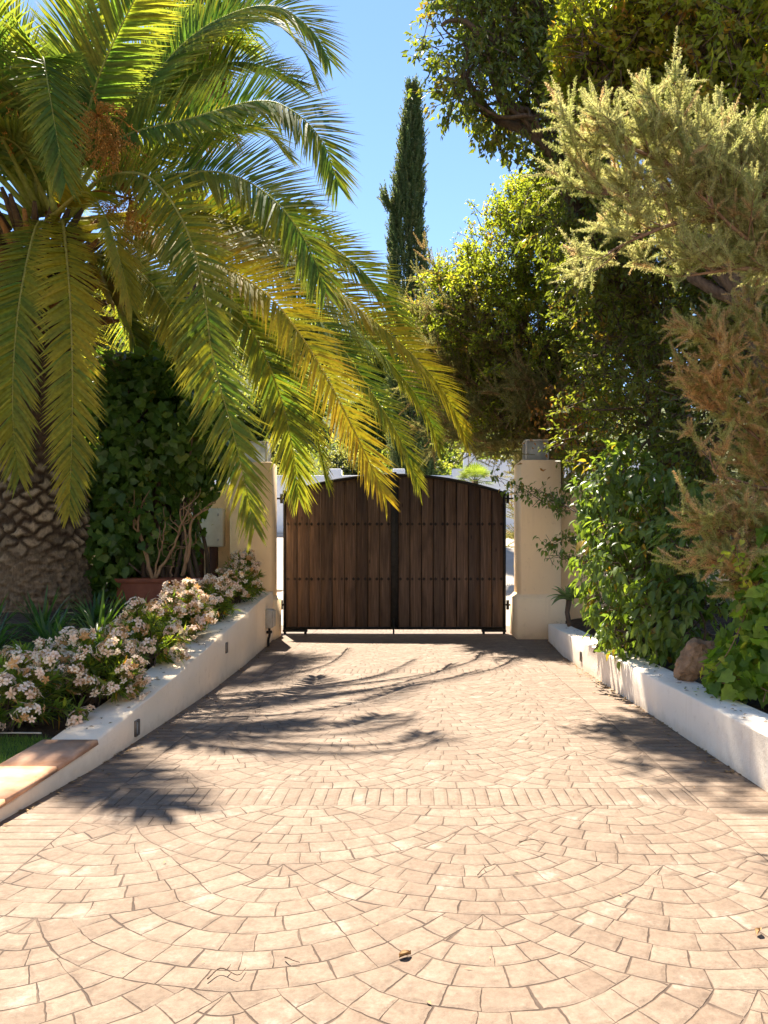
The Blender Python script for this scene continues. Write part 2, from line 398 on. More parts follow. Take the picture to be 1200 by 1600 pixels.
def mat_paving():
    m, nb, b = new_mat('stamped_fan_paving')
    tc = nb.new('ShaderNodeTexCoord').outputs['Object']
    sep = nb.new('ShaderNodeSeparateXYZ'); nb.l.new(tc, sep.inputs[0]); X, Y = sep.outputs[0], sep.outputs[1]
    n1 = nb.new('ShaderNodeTexNoise'); nb.l.new(tc, n1.inputs['Vector']); n1.inputs['Scale'].default_value = 6.5; n1.inputs['Detail'].default_value = 4.0
    s2 = nb.new('ShaderNodeSeparateColor'); nb.l.new(n1.outputs['Color'], s2.inputs[0])
    n0 = nb.new('ShaderNodeTexNoise'); nb.l.new(tc, n0.inputs['Vector']); n0.inputs['Scale'].default_value = 1.6; n0.inputs['Detail'].default_value = 1.0
    s0 = nb.new('ShaderNodeSeparateColor'); nb.l.new(n0.outputs['Color'], s0.inputs[0])
    def dist(a, ch, amp): return nb.m('ADD', a, nb.m('MULTIPLY', nb.m('SUBTRACT', ch, 0.5), amp))
    xd = dist(dist(X, s2.outputs[0], 0.030), s0.outputs[0], 0.07)
    yd = dist(dist(Y, s2.outputs[1], 0.028), s0.outputs[1], 0.07)
    # European fans: rings about an apex, fans staggered by half; the farther row lies over the nearer one
    Rr, ws = 0.84, 0.116; Wf, dr_, h = Rr*3**.5, Rr/2, Rr/8
    def fan(jrow):
        par = nb.m('MULTIPLY', nb.m('FRACT', nb.m('MULTIPLY', jrow, 0.5)), 2.0)
        tx = nb.m('DIVIDE', nb.m('SUBTRACT', nb.m('SUBTRACT', xd, 0.22), nb.m('MULTIPLY', par, Wf/2)), Wf)
        k = nb.m('ROUND', tx); lx = nb.m('MULTIPLY', nb.m('SUBTRACT', tx, k), Wf)
        ly = nb.m('SUBTRACT', yd, nb.m('MULTIPLY', jrow, dr_))
        r = nb.m('SQRT', nb.m('ADD', nb.m('MULTIPLY', lx, lx), nb.m('MULTIPLY', ly, ly)))
        return k, lx, ly, r
    def sel(f, a, c): return nb.m('ADD', nb.m('MULTIPLY', f, c), nb.m('MULTIPLY', nb.m('SUBTRACT', 1.0, f), a))
    jt = nb.m('FLOOR', nb.m('DIVIDE', nb.m('ADD', yd, Rr), dr_))
    j0, j1, j2 = jt, nb.m('SUBTRACT', jt, 1.0), nb.m('SUBTRACT', jt, 2.0)
    f0, f1, f2 = fan(j0), fan(j1), fan(j2)
    in0 = nb.m('LESS_THAN', f0[3], Rr); in1 = nb.m('LESS_THAN', f1[3], Rr)
    pickf = lambda a, b_, c_: sel(in0, sel(in1, c_, b_), a)
    colf = nb.m('ADD', pickf(f0[0], f1[0], f2[0]), nb.m('MULTIPLY', pickf(j0, j1, j2), 7.0))
    lx = pickf(f0[1], f1[1], f2[1]); ly = pickf(f0[2], f1[2], f2[2]); r = pickf(f0[3], f1[3], f2[3])
    big = 9.0
    e0 = sel(in0, nb.m('SUBTRACT', f0[3], Rr), big)
    e1 = sel(nb.m('MAXIMUM', in0, in1), nb.m('SUBTRACT', f1[3], Rr), big)
    dedge = nb.m('MINIMUM', e0, e1)
    q = nb.m('DIVIDE', r, h); ring = nb.m('FLOOR', q); fs = nb.m('SUBTRACT', q, ring)
    dr = nb.m('MULTIPLY', nb.m('MINIMUM', fs, nb.m('SUBTRACT', 1.0, fs)), h)
    rnd = nb.new('ShaderNodeTexWhiteNoise', noise_dimensions='2D')
    cv = nb.new('ShaderNodeCombineXYZ'); nb.l.new(colf, cv.inputs[0]); nb.l.new(ring, cv.inputs[1]); nb.l.new(cv.outputs[0], rnd.inputs['Vector'])
    rmid = nb.m('MULTIPLY', nb.m('ADD', ring, 0.5), h)
    dth = nb.m('DIVIDE', nb.m('ADD', ws, nb.m('MULTIPLY', nb.m('SUBTRACT', rnd.outputs['Value'], 0.5), 0.03)), rmid)
    arc = nb.m('DIVIDE', nb.m('ARCTAN2', lx, nb.m('MULTIPLY', ly, -1.0)), dth)
    arc = nb.m('ADD', arc, nb.m('MULTIPLY', nb.m('SINE', nb.m('ADD', nb.m('MULTIPLY', arc, 2.3), nb.m('MULTIPLY', ring, 5.1))), 0.13))
    arc = nb.m('ADD', arc, nb.m('ADD', nb.m('MULTIPLY', ring, 0.5), nb.m('MULTIPLY', rnd.outputs['Value'], 0.3)))
    cell = nb.m('FLOOR', arc); fa = nb.m('SUBTRACT', arc, cell)
    da = nb.m('MULTIPLY', nb.m('MINIMUM', fa, nb.m('SUBTRACT', 1.0, fa)), ws)
    dfan = nb.m('MINIMUM', nb.m('MINIMUM', dr, da), dedge)
    # brick bands
    xs = dist(X, s2.outputs[0], 0.012); ys = dist(Y, s2.outputs[1], 0.012)
    def stripes(c, w):
        t = nb.m('DIVIDE', nb.m('ADD', c, 50.0), w); k = nb.m('FLOOR', t); f = nb.m('SUBTRACT', t, k)
        return nb.m('MULTIPLY', nb.m('MINIMUM', f, nb.m('SUBTRACT', 1.0, f)), w), k
    dx, kx = stripes(xs, 0.066); dy, ky = stripes(ys, 0.080)
    yb = nb.m('SUBTRACT', nb.m('MODULO', nb.m('ADD', ys, 20.0 - 3.76 + 1.99 + 3.88), 3.98), 1.99)
    lat_d = nb.m('SUBTRACT', 0.128, nb.m('ABSOLUTE', yb))
    lat = nb.m('GREATER_THAN', lat_d, 0.0)
    rside = nb.m('SUBTRACT', 0.19, nb.m('ABSOLUTE', nb.m('SUBTRACT', xs, 1.56)))
    lside = nb.m('SUBTRACT', 0.19, nb.m('ABSOLUTE', nb.m('SUBTRACT', xs, -1.69)))
    side_d = nb.m('MAXIMUM', rside, lside); side = nb.m('GREATER_THAN', side_d, 0.0)
    d = sel(lat, dfan, dx); d = sel(side, d, dy)
    d = nb.m('MINIMUM', d, nb.m('ABSOLUTE', side_d))
    nos = nb.m('SUBTRACT', 1.0, side)
    d = sel(nos, d, nb.m('MINIMUM', d, nb.m('ABSOLUTE', lat_d)))
    jn = nb.m('MULTIPLY', nb.m('SUBTRACT', nb.noise(tc, 7.0, 4.0), 0.5), 0.011)
    dj = nb.m('SUBTRACT', d, jn)
    stone = nb.smooth(dj, 0.0002, 0.0032)
    dome = nb.smooth(d, 0.0, 0.022)
    cid = nb.new('ShaderNodeCombineXYZ')
    nb.l.new(sel(lat, colf, kx), cid.inputs[0]); nb.l.new(sel(side, ring, ky), cid.inputs[1]); nb.l.new(sel(nb.m('MAXIMUM', lat, side), cell, 3.0), cid.inputs[2])
    wn = nb.new('ShaderNodeTexWhiteNoise', noise_dimensions='3D'); nb.l.new(cid.outputs[0], wn.inputs['Vector'])
    c = nb.ramp(wn.outputs['Value'], [(0.0, (0.178, 0.127, 0.090)), (0.5, (0.198, 0.145, 0.104)), (1.0, (0.222, 0.166, 0.121))])
    f = nb.noise(tc, 20.0, 8.0, 0.74)
    c = nb.mix(nb.smooth(f, 0.46, 0.70, 0.0, 0.7), c, (0.135, 0.091, 0.060))
    e = nb.noise(tc, 5.0, 7.0, 0.7)
    c = nb.mix(nb.smooth(e, 0.55, 0.68, 0.0, 0.6), c, (0.34, 0.285, 0.23))
    c = nb.mix(1.0, c, nb.ramp(nb.noise(tc, 48.0, 6.0, 0.75), [(0.3, (0.74, 0.72, 0.70)), (0.7, (1.14, 1.13, 1.12))]), 'MULTIPLY')
    c = nb.mix(1.0, c, nb.ramp(nb.noise(tc, 8.0, 6.0, 0.7), [(0.3, (0.80, 0.77, 0.74)), (0.7, (1.12, 1.12, 1.12))]), 'MULTIPLY')
    g = nb.noise(tc, 0.7, 4.0, 0.6)
    c = nb.mix(nb.smooth(g, 0.5, 0.8, 0.0, 0.45), c, (0.20, 0.135, 0.095))
    dust = nb.smooth(nb.noise(tc, 2.1, 5.0, 0.65), 0.44, 0.70, 0.0, 0.9)
    jc = nb.mix(dust, (0.050, 0.030, 0.019), (0.165, 0.115, 0.08))
    c = nb.mix(stone, jc, c)
    nb.l.new(c, b.inputs['Base Color'])
    b.inputs['Roughness'].default_value = 0.72; b.inputs['Specular IOR Level'].default_value = 0.3
    fine = nb.noise(tc, 55.0, 5.0, 0.7)
    hgt = nb.m('ADD', nb.m('ADD', nb.m('MULTIPLY', dome, 0.55), nb.m('MULTIPLY', stone, 0.45)), nb.m('ADD', nb.m('MULTIPLY', fine, 0.35), nb.m('ADD', nb.m('MULTIPLY', f, 0.6), nb.m('MULTIPLY', wn.outputs['Value'], 0.25))))
    nb.l.new(nb.bump(hgt, 0.8, 0.011), b.inputs['Normal'])
    return m
M['paving'] = mat_paving()

def mat_glass():
    m, nb, b = new_mat('frosted_glass')
    tc = nb.new('ShaderNodeTexCoord').outputs['Object']
    c = nb.ramp(nb.noise(tc, 9.0), [(0.3, (0.80, 0.82, 0.82)), (0.7, (0.92, 0.93, 0.92))]); nb.l.new(c, b.inputs['Base Color'])
    b.inputs['Roughness'].default_value = 0.12; b.inputs['Specular IOR Level'].default_value = 0.5
    t = nb.new('ShaderNodeBsdfTranslucent'); nb.l.new(c, t.inputs['Color'])
    tr = nb.new('ShaderNodeBsdfTransparent'); tr.inputs['Color'].default_value = (.95, .97, .97, 1)
    m1 = nb.new('ShaderNodeMixShader'); m1.inputs[0].default_value = .2; nb.l.new(t.outputs[0], m1.inputs[1]); nb.l.new(tr.outputs[0], m1.inputs[2])
    m2 = nb.new('ShaderNodeMixShader'); m2.inputs[0].default_value = .75; nb.l.new(b.outputs[0], m2.inputs[1]); nb.l.new(m1.outputs[0], m2.inputs[2])
    nb.l.new(m2.outputs[0], nb.n['Material Output'].inputs['Surface'])
    return m
M['glass'] = mat_glass()

def mat_ground():
    m, nb, b = new_mat('dry_hillside_earth')
    tc = nb.new('ShaderNodeTexCoord').outputs['Object']
    f = nb.noise(tc, 0.12, 6.0, 0.65); g = nb.noise(tc, 2.5, 5.0, 0.65)
    c = nb.ramp(f, [(0.35, (0.05, 0.07, 0.022)), (0.55, (0.11, 0.12, 0.045)), (0.78, (0.24, 0.20, 0.12))])
    c = nb.mix(nb.smooth(g, 0.45, 0.7, 0.0, 0.6), c, (0.08, 0.085, 0.035))
    nb.l.new(c, b.inputs['Base Color']); b.inputs['Roughness'].default_value = 1.0
    nb.l.new(nb.bump(g, 0.6, 0.2), b.inputs['Normal'])
    return m
M['ground'] = mat_ground()
M['street'] = simple_mat('pale_street_concrete', (0.34, 0.29, 0.23), (0.44, 0.38, 0.31), 2.5, 0.9, 0.3, 30)

# ------------------------------------------------------------------ setting: ground
def sstep(a, b, x):
    t = np.clip((np.asarray(x, float) - a) / (b - a), 0, 1); return t*t*(3-2*t)
def hill(x, y):
    x = np.asarray(x, float); y = np.asarray(y, float)
    st = 1.55*sstep(12.3, 19.5, y)
    top = 20 + 6*sstep(5, -40, x) - 7*sstep(-5, 40, x)
    h = st + top*sstep(23, 85, y)
    return h - 0.06
def build_ground():
    xs = np.concatenate([[-900, -500, -250], np.linspace(-120, 120, 81), [250, 500, 900]])
    ys = np.concatenate([[-600, -200, -60, -20, -8, 0, 6], np.linspace(10, 120, 111), [160, 250, 500, 1200]])
    GX, GY = np.meshgrid(xs, ys)
    Z = hill(GX, GY)
    nz = np.array([mnoise.noise(Vector((a*0.07, b*0.07, 0)))*1.5 + mnoise.noise(Vector((a*0.3, b*0.3, 4)))*0.3 for a, b in zip(GX.ravel(), GY.ravel())]).reshape(GX.shape)
    Z = Z + nz*sstep(24, 45, GY)
    V = np.stack([GX, GY, Z], -1).reshape(-1, 3); nx = len(xs); ny = len(ys)
    i = (np.arange(ny-1)[:, None]*nx + np.arange(nx-1)[None]).ravel()
    F = np.stack([i, i+1, i+nx+1, i+nx], -1)
    tag(build('ground', V, [F], M['ground'], smooth=True), kind='structure')
build_ground()

def grid_obj(name, x0, x1, y0, y1, nx, ny, zf, mat, kind='structure', smooth=True):
    xs = np.linspace(x0, x1, nx); ys = np.linspace(y0, y1, ny); GX, GY = np.meshgrid(xs, ys)
    V = np.stack([GX, GY, zf(GX, GY)], -1).reshape(-1, 3)
    i = (np.arange(ny-1)[:, None]*nx + np.arange(nx-1)[None]).ravel()
    F = np.stack([i, i+1, i+nx+1, i+nx], -1)
    return tag(build(name, V, [F], mat, smooth=smooth), kind=kind)
def nz2(GX, GY, f, amp, seed=0.0):
    return np.array([mnoise.noise(Vector((a*f, b*f, seed)))*amp for a, b in zip(GX.ravel(), GY.ravel())]).reshape(GX.shape)

grid_obj('driveway', -14, 14, -22, 12.4, 110, 140, lambda x, y: nz2(x, y, 0.6, 0.006), M['paving'])  # paving extended wide and back, out of view, for more warm bounce
grid_obj('street', -9, 9, 12.4, 21, 12, 40, lambda x, y: hill(x, y) + 0.066, M['street'])

LX = ([3.0, 3.43, 4.2, 5.4, 6.6, 8.2, 9.8, 10.6], [-1.86, -1.84, -1.775, -1.75, -1.75, -1.80, -1.885, -1.94])
LZ = ([2.0, 3.0, 4.24, 4.93, 6.95, 9.3, 10.6], [0.03, 0.06, 0.145, 0.214, 0.436, 0.62, 0.66])
wx = lambda y: np.interp(y, *LX)
wz = lambda y: np.interp(y, *LZ)
def lsoil(x, y):
    x = np.asarray(x, float)
    return wz(y) - 0.05 + 0.13*np.clip((-2.0-x)/1.4, 0, 1)*sstep(4.2, 5.2, y) + 0.0*x
grid_obj('soil', -9, -1.98, 4.35, 11.6, 70, 70, lambda x, y: lsoil(x, y) + nz2(x, y, 4.0, 0.022), M['soil'])
grid_obj('lawn', -9, -2.06, 1.2, 4.38, 50, 40, lambda x, y: lsoil(x, y) + 0.03 + nz2(x, y, 3.0, 0.01),
         simple_mat('lawn_earth', (0.05, 0.085, 0.02), (0.09, 0.14, 0.03), 20, 0.95, 0.5, 60, 0.01))
rsoil = lambda x, y: 0.20 + 0.25*np.clip((np.asarray(x, float)-2.0)/2.0, 0, 1) + 0*y
grid_obj('planting_bed', 1.9, 10, -1.0, 11.8, 60, 70, lambda x, y: rsoil(x, y) + nz2(x, y, 4.0, 0.025, 3.0), M['soil'])

# ------------------------------------------------------------------ low walls
def low_wall(name, label, ys, fx, tx, zt, mat, seed):
    """plastered wall with softly rounded edges; fx front face, tx thickness (signed), zt top"""
    root = thing(name, label, 'garden wall', (float(fx(ys[0])), float(ys[0]), 0))
    sg = 1 if tx > 0 else -1; V = []; r = 0.022
    for k, y in enumerate(ys):
        f = float(fx(y)); z = float(zt(y))
        w = lambda i: 0.008*mnoise.noise(Vector((seed, y*1.7, i*0.9)))
        zt_ = max(z, 0.02)
        rr = min(r, zt_*0.4)
        rr = min(rr, .011)
        pr = [(0, -0.05), (0, zt_*0.5), (0, zt_-rr), (0.3*rr, zt_-0.3*rr), (rr, zt_), (abs(tx)*0.5, zt_+0.004), (abs(tx)-rr, zt_), (abs(tx)-0.3*rr, zt_-0.3*rr), (abs(tx), zt_-rr), (abs(tx), -0.05)]
        V += [(f + sg*a + w(i), y, b + w(i+20)*0.7) for i, (a, b) in enumerate(pr)]
    n = 10; F = []
    for k in range(len(ys)-1):
        for i in range(n-1):
            q = (k*n+i, k*n+i+1, k*n+n+i+1, k*n+n+i)
            F.append(q if sg < 0 else q[::-1])
    e0 = list(range(n)); e1 = [(len(ys)-1)*n+i for i in range(n)]
    F += [e0[::-1] if sg < 0 else e0, e1 if sg < 0 else e1[::-1]]
    build('plaster_body', V, [F], mat, root, smooth=True)
    return root
def step_light(root, x, y, z, sg):
    """small recessed lamp in a wall face; sg = direction the face looks"""
    f = MB(); a, b, t = 0.034, 0.05, 0.012
    for q in ((y-a, y-a+t, z-b, z+b), (y+a-t, y+a, z-b, z+b), (y-a+t, y+a-t, z-b, z-b+t), (y-a+t, y+a-t, z+b-t, z+b)):
        x0, x1 = sorted((x - sg*0.01, x + sg*0.012)); f.box(x0, x1, q[0], q[1], q[2], q[3], 0.002)
    fo = f.build('step_light', M['dark_metal'], root)
    x0, x1 = sorted((x - sg*0.008, x + sg*0.004))
    MB().box(x0, x1, y-a+t, y+a-t, z-b+t, z+b-t, 0.001).build('lens', M['plastic'], fo)

ysL = np.linspace(3.05, 10.5, 60)
lw = low_wall('retaining_wall', 'cream plastered bed wall rising beside the oleanders, with terracotta tiles on its low end', ysL, wx, -0.27, lambda y: wz(y) - (0.03 if y < 4.24 else 0), M['wall_cream'], 1.0)
step_light(lw, wx(4.86), 4.86, 0.085, 1); step_light(lw, wx(7.2), 7.2, 0.30, 1)
def ramp_tiles():
    mb = MB(); y0 = 4.26
    for k in range(3):
        ya, yb = y0 - k*0.42, y0 - (k+1)*0.42 + 0.008
        xa, xb = float(wx(ya)) + 0.02, float(wx(yb)) + 0.02
        za, zb = float(wz(ya)) + 0.012, float(wz(yb)) + 0.012
        V = [(xa, ya, za-.028), (xa-.31, ya, za-.028), (xb-.31, yb, zb-.028), (xb, yb, zb-.028),
             (xa-.004, ya-.004, za), (xa-.306, ya-.004, za), (xb-.306, yb+.004, zb), (xb-.004, yb+.004, zb)]
        mb.add(V, [[(0,1,2,3),(7,6,5,4),(0,4,5,1),(1,5,6,2),(2,6,7,3),(3,7,4,0)]])
    mb.build('coping_tile', M['terracotta'], lw)
ramp_tiles(); rebase(lw)

ysR = np.linspace(1.0, 10.35, 60)
rx = lambda y: np.interp(y, [1, 4, 8.8, 10.4], [1.78, 1.755, 1.70, 1.80])
rw = low_wall('kerb_wall', 'low white bed wall edging the driveway below the dense shrubs', ysR, rx, 0.25, lambda y: np.interp(y, [1, 8.8, 10.4], [0.285, 0.28, 0.225]), M['white_stucco'], 5.0)
step_light(rw, rx(7.88), 7.88, 0.125, -1); rebase(rw)

# ------------------------------------------------------------------ gate pillars and boundary walls
def pillar(label, x0, x1, y0, y1, zp, zt):
    root = thing('gate_pillar', label, 'pillar', ((x0+x1)/2, (y0+y1)/2, 0), 'pillars at the gate')
    MB().box(x0+.0, x1-.0, y0, y1, zp+0.02, zt, 0.015).build('shaft', M['stucco'], root)
    mb = MB(); e = 0.055
    mb.box(x0-e, x1+e, y0-e, y1+e, -0.05, zp, 0.02)
    V = [(x0-e+.02, y0-e+.02, zp-.004), (x1+e-.02, y0-e+.02, zp-.004), (x1+e-.02, y1+e-.02, zp-.004), (x0-e+.02, y1+e-.02, zp-.004),
         (x0+.004, y0+.004, zp+.045), (x1-.004, y0+.004, zp+.045), (x1-.004, y1-.004, zp+.045), (x0+.004, y1-.004, zp+.045)]
    mb.add(V, [[(0,1,5,4),(1,2,6,5),(2,3,7,6),(3,0,4,7)]])
    mb.build('plinth', M['stucco'], root)
    rebase(root); return root
pillar('cream gate pillar beside the meter box, half behind hanging palm fronds', -2.53, -1.955, 10.5, 10.9, 0.55, 2.43)
pillar('cream gate pillar with leafy twigs across it beside the white kerb wall', 1.46, 2.02, 10.6, 11.3, 0.57, 2.47)

def lantern(label, x, y, z):
    root = thing('pillar_lantern', label, 'lantern', (x, y, z), 'lanterns on the gate pillars')
    s, h, t = 0.15, 0.29, 0.012
    f = MB()
    for a in (-1, 1):
        for b in (-1, 1):
            f.box(x+a*s-t, x+a*s+t, y+b*s-t, y+b*s+t, z+.02, z+h, 0.002)
    f.box(x-s-.02, x+s+.02, y-s-.02, y+s+.02, z, z+.02, 0.004); f.box(x-s-.02, x+s+.02, y-s-.02, y+s+.02, z+h, z+h+.018, 0.004)
    f.build('frame', M['box_white'], root)
    g = MB()
    for a in (-1, 1):
        g.box(x-s+t, x+s-t, y+a*s-.002, y+a*s+.002, z+.02, z+h); g.box(x+a*s-.002, x+a*s+.002, y-s+t, y+s-t, z+.02, z+h)
    g.build('glass_pane', M['glass'], root)
    MB().tube([(x, y, z+.02), (x, y, z+.06), (x, y, z+.065), (x, y, z+.10), (x, y, z+.15), (x, y, z+.18)], [.02, .02, .03, .045, .04, .012], 12).build('bulb', M['box_white'], root, True)
    rebase(root)
lantern('square glass lantern with white frame on the pillar under the dark tree', 1.72, 10.95, 2.47)
lantern('square glass lantern on the pillar by the meter box, behind palm fronds', -2.22, 10.85, 2.43)

def bwall(label, x0, x1, y0, y1, zt, mat='stucco', z0=-0.1, cap=False, name='boundary_wall'):
    root = thing(name, label, 'wall', ((x0+x1)/2, (y0+y1)/2, z0))
    MB().box(x0, x1, y0, y1, z0, zt, 0.012).build('plaster_body', M[mat], root)
    rebase(root); return root
bwall('cream boundary wall behind the ivy mound and the meter box', -9.0, -2.535, 10.85, 11.1, 2.15)
bwall('cream boundary wall behind the broad leaved shrub, joined to the gate pillar', 2.025, 9.0, 10.95, 11.2, 2.10)

# meter box with pipes, junction box
mr = thing('meter_box', 'flat white utility meter box on brown posts beside the gate pillar', 'meter box', (-2.88, 10.6, 0.6))
MB().box(-3.09, -2.66, 10.62, 10.80, 1.27, 1.80, 0.01).build('cabinet', M['box_white'], mr)
MB().box(-3.07, -2.68, 10.605, 10.619, 1.29, 1.78, 0.004).build('door', M['box_white'], mr)
for zz in (1.36, 1.71): MB().box(-2.725, -2.70, 10.590, 10.604, zz-.018, zz+.018, 0.003).build('latch', M['steel'], mr)
for xx in (-3.0, -2.80):
    MB().box(xx-.05, xx+.05, 10.66, 10.76, 0.5, 1.268, 0.006).build('post', M['brown_paint'], mr)
rebase(mr)
jr = thing('junction_box', 'small grey electrical box low on the bed wall by the gate pillar', 'electrical box', (-1.85, 9.75, 0))
jx = float(wx(9.75))
MB().box(jx-.01, jx+.085, 9.66, 9.86, 0.235, 0.47, 0.012).build('housing', M['plastic'], jr)
MB().box(jx+.086, jx+.102, 9.675, 9.845, 0.25, 0.455, 0.006).build('cover', M['plastic'], jr)
MB().tube(spline([(jx+.04, 9.72, 0.236), (jx+.05, 9.70, 0.16), (jx+.03, 9.72, 0.08), (jx+.03, 9.72, -0.01)], 12), 0.016, 8).build('conduit', M['iron'], jr, True)
MB().box(jx+.01, jx+.075, 9.69, 9.75, 0.165, 0.2, 0.006).build('gland', M['iron'], jr)
rebase(jr)

# ------------------------------------------------------------------ gate leaves
GY, GX0, GX1, GC = 11.25, -1.925, 1.335, -0.295
def gtop(x):
    t = (x - GC) / (GX1 - GC); return 2.345 - 0.275*t*t
def stud_mesh():
    sm = MB()
    for ox, oz in ((0, .014), (0, -.014), (.014, 0), (-.014, 0), (0, 0)):
        th = np.linspace(0, 2*math.pi, 7, endpoint=False); r = .0105
        sm.add([(ox+r*math.cos(t), 0, oz+r*math.sin(t)) for t in th] + [(ox, -.010, oz)], [[(i, (i+1) % 7, 7) for i in range(7)]])
    o = sm.build('stud', M['iron']); me = o.data; bpy.data.objects.remove(o); return me
STUD = stud_mesh()
def gate_leaf(label, x0, x1, hinge):
    sg = 1 if x1 > x0 else -1       # x0 = meeting side, x1 = hinge side
    a, b = min(x0, x1), max(x0, x1)
    root = thing('gate_leaf', label, 'gate', (x1, GY, 0.0), 'leaves of the driveway gate')
    n = 9; st = 0.034; ms = 0.05; ia = a + (ms if sg > 0 else st); ib = b - (st if sg > 0 else ms); pw = (ib - ia) / n; mb = MB(); rng = np.random.default_rng(int(hinge*10)+50)
    for k in range(n):
        p0, p1 = ia + k*pw + .006, ia + (k+1)*pw - .006
        dy = rng.normal()*0.0025; ch = 0.005
        V = []; m = 6
        xs = [p0, p0+ch, p1-ch, p1]; yo = [ch, 0, 0, ch]
        for z in (0.10, None):
            for x, o in zip(xs, yo): V.append((x, GY + dy + o, z if z else gtop(x) - .045))
        for z in (0.10, None):
            for x in (p0, p1): V.append((x, GY + .04 + dy, z if z else gtop(x) - .045))
        F = [(0,1,5,4),(1,2,6,5),(2,3,7,6),(8,0,4,10),(3,9,11,7),(9,8,10,11),(4,5,6,7,11,10)]
        mb.add(V, [F])
    mb.build('board_panel', M['wood'], root)
    bk = MB(); V = []; xs = np.linspace(ia-.01, ib+.01, 24)  # black sheet added behind the boards to block light through their gaps
    for x in xs: V += [(x, GY+.0415, .08), (x, GY+.0445, .08), (x, GY+.0445, gtop(x)-.03), (x, GY+.0415, gtop(x)-.03)]
    bk.add(V, [[(k*4+i, k*4+4+i, k*4+4+(i+1) % 4, k*4+(i+1) % 4) for k in range(23) for i in range(4)]]); bk.build('gap_block_sheet', M['iron'], root)
    fr = MB()
    fr.box(x0 - (ms if sg < 0 else 0), x0 + (ms if sg > 0 else 0), GY-.016, GY+.05, .06, gtop(x0)-.0, .004)
    fr.box(x1 - (st if sg > 0 else 0), x1 + (st if sg < 0 else 0), GY-.016, GY+.05, .05, gtop(x1)+.03, .004)
    fr.box(ia, ib, GY-.012, GY+.046, .06, .098, .003)
    xs = np.linspace(ia, ib, 24); V = []
    for x in xs:
        z = gtop(x); V += [(x, GY-.012, z-.042), (x, GY-.012, z), (x, GY+.046, z), (x, GY+.046, z-.042)]
    F = []
    for k in range(23):
        for i in range(4):
            j = (i+1) % 4; F.append((k*4+i, k*4+4+i, k*4+4+j, k*4+j))
    fr.add(V, [F]); fr.build('steel_frame', M['iron'], root)
    for z in (1.605, 0.80):
        for k in range(n):
            for dx in (-pw*.30, pw*.30):
                o = bpy.data.objects.new('stud', STUD); COL.objects.link(o); o.parent = root
                o.location = (ia + (k+.5)*pw + dx - x1, -.001, z)
    for z in (0.42, 1.98):
        h = MB(); xx = x1 + sg*0.03
        h.tube([(xx, GY+.02, z-.07), (xx, GY+.02, z+.07)], .022, 8); h.box(min(x1, x1+sg*.11), max(x1, x1+sg*.11), GY+.005, GY+.035, z-.012, z+.012)
        h.build('hinge', M['iron'], root)
    mb = MB(); xa, xb = sorted((x1, x1 - sg*.36)); mb.box(xa, xb, GY-.06, GY-.014, .03, .062, .004)
    mb.tube([(x1-sg*.33, GY-.04, .03), (x1-sg*.33, GY-.04, 0.0)], .02, 8); mb.tube([(x1-sg*.03, GY-.04, .03), (x1-sg*.03, GY-.04, 0.0)], .02, 8)
    mb.build('floor_closer', M['iron'], root)
    if sg < 0:
        MB().box(x0-.038, x0+.032, GY-.030, GY-.0165, .07, gtop(x0)+.02, .003).build('cover_strip', M['iron'], root)
        mb = MB(); mb.tube([(x0-.01, GY-.045, .22), (x0-.01, GY-.045, .004)], .013, 8); mb.box(x0-.045, x0+.03, GY-.062, GY-.031, .075, .10, .004)
        mb.build('drop_bolt', M['iron'], root)
    rebase(root)
gate_leaf('dark plank gate leaf hinged on the pillar by the meter box, palm tips over it', GC-.003, GX0, 1)
gate_leaf('dark plank gate leaf hinged on the pillar under the dark tree', GC+.003, GX1, 2)

# ------------------------------------------------------------------ outside the gate
def street_wall(label, x0, x1, y, zt, posts, name='street_wall'):
    root = thing(name, label, 'wall', ((x0+x1)/2, y, float(hill(0, y))))
    MB().box(x0, x1, y, y+.25, 1.2, zt, .012).build('plaster_body', M['street_wall'], root)
    for px in posts:
        MB().box(px-.16, px+.16, y-.05, y+.30, 1.2, zt+.17, .015).build('pier', M['street_wall'], root)
    rebase(root)
street_wall('long white street wall with low piers across the road from the gate', -9, 1.32, 20.3, 3.22, (-2.1, -.42, 1.45 - .3))
street_wall('taller white wall across the road behind the gate pillar under the tree', 1.34, 8, 20.2, 3.62, (1.45,))
grid_obj('kerb', -9, 9, 19.4, 20.15, 20, 4, lambda x, y: hill(x, y) + 0.19, M['street_wall'], smooth=False)

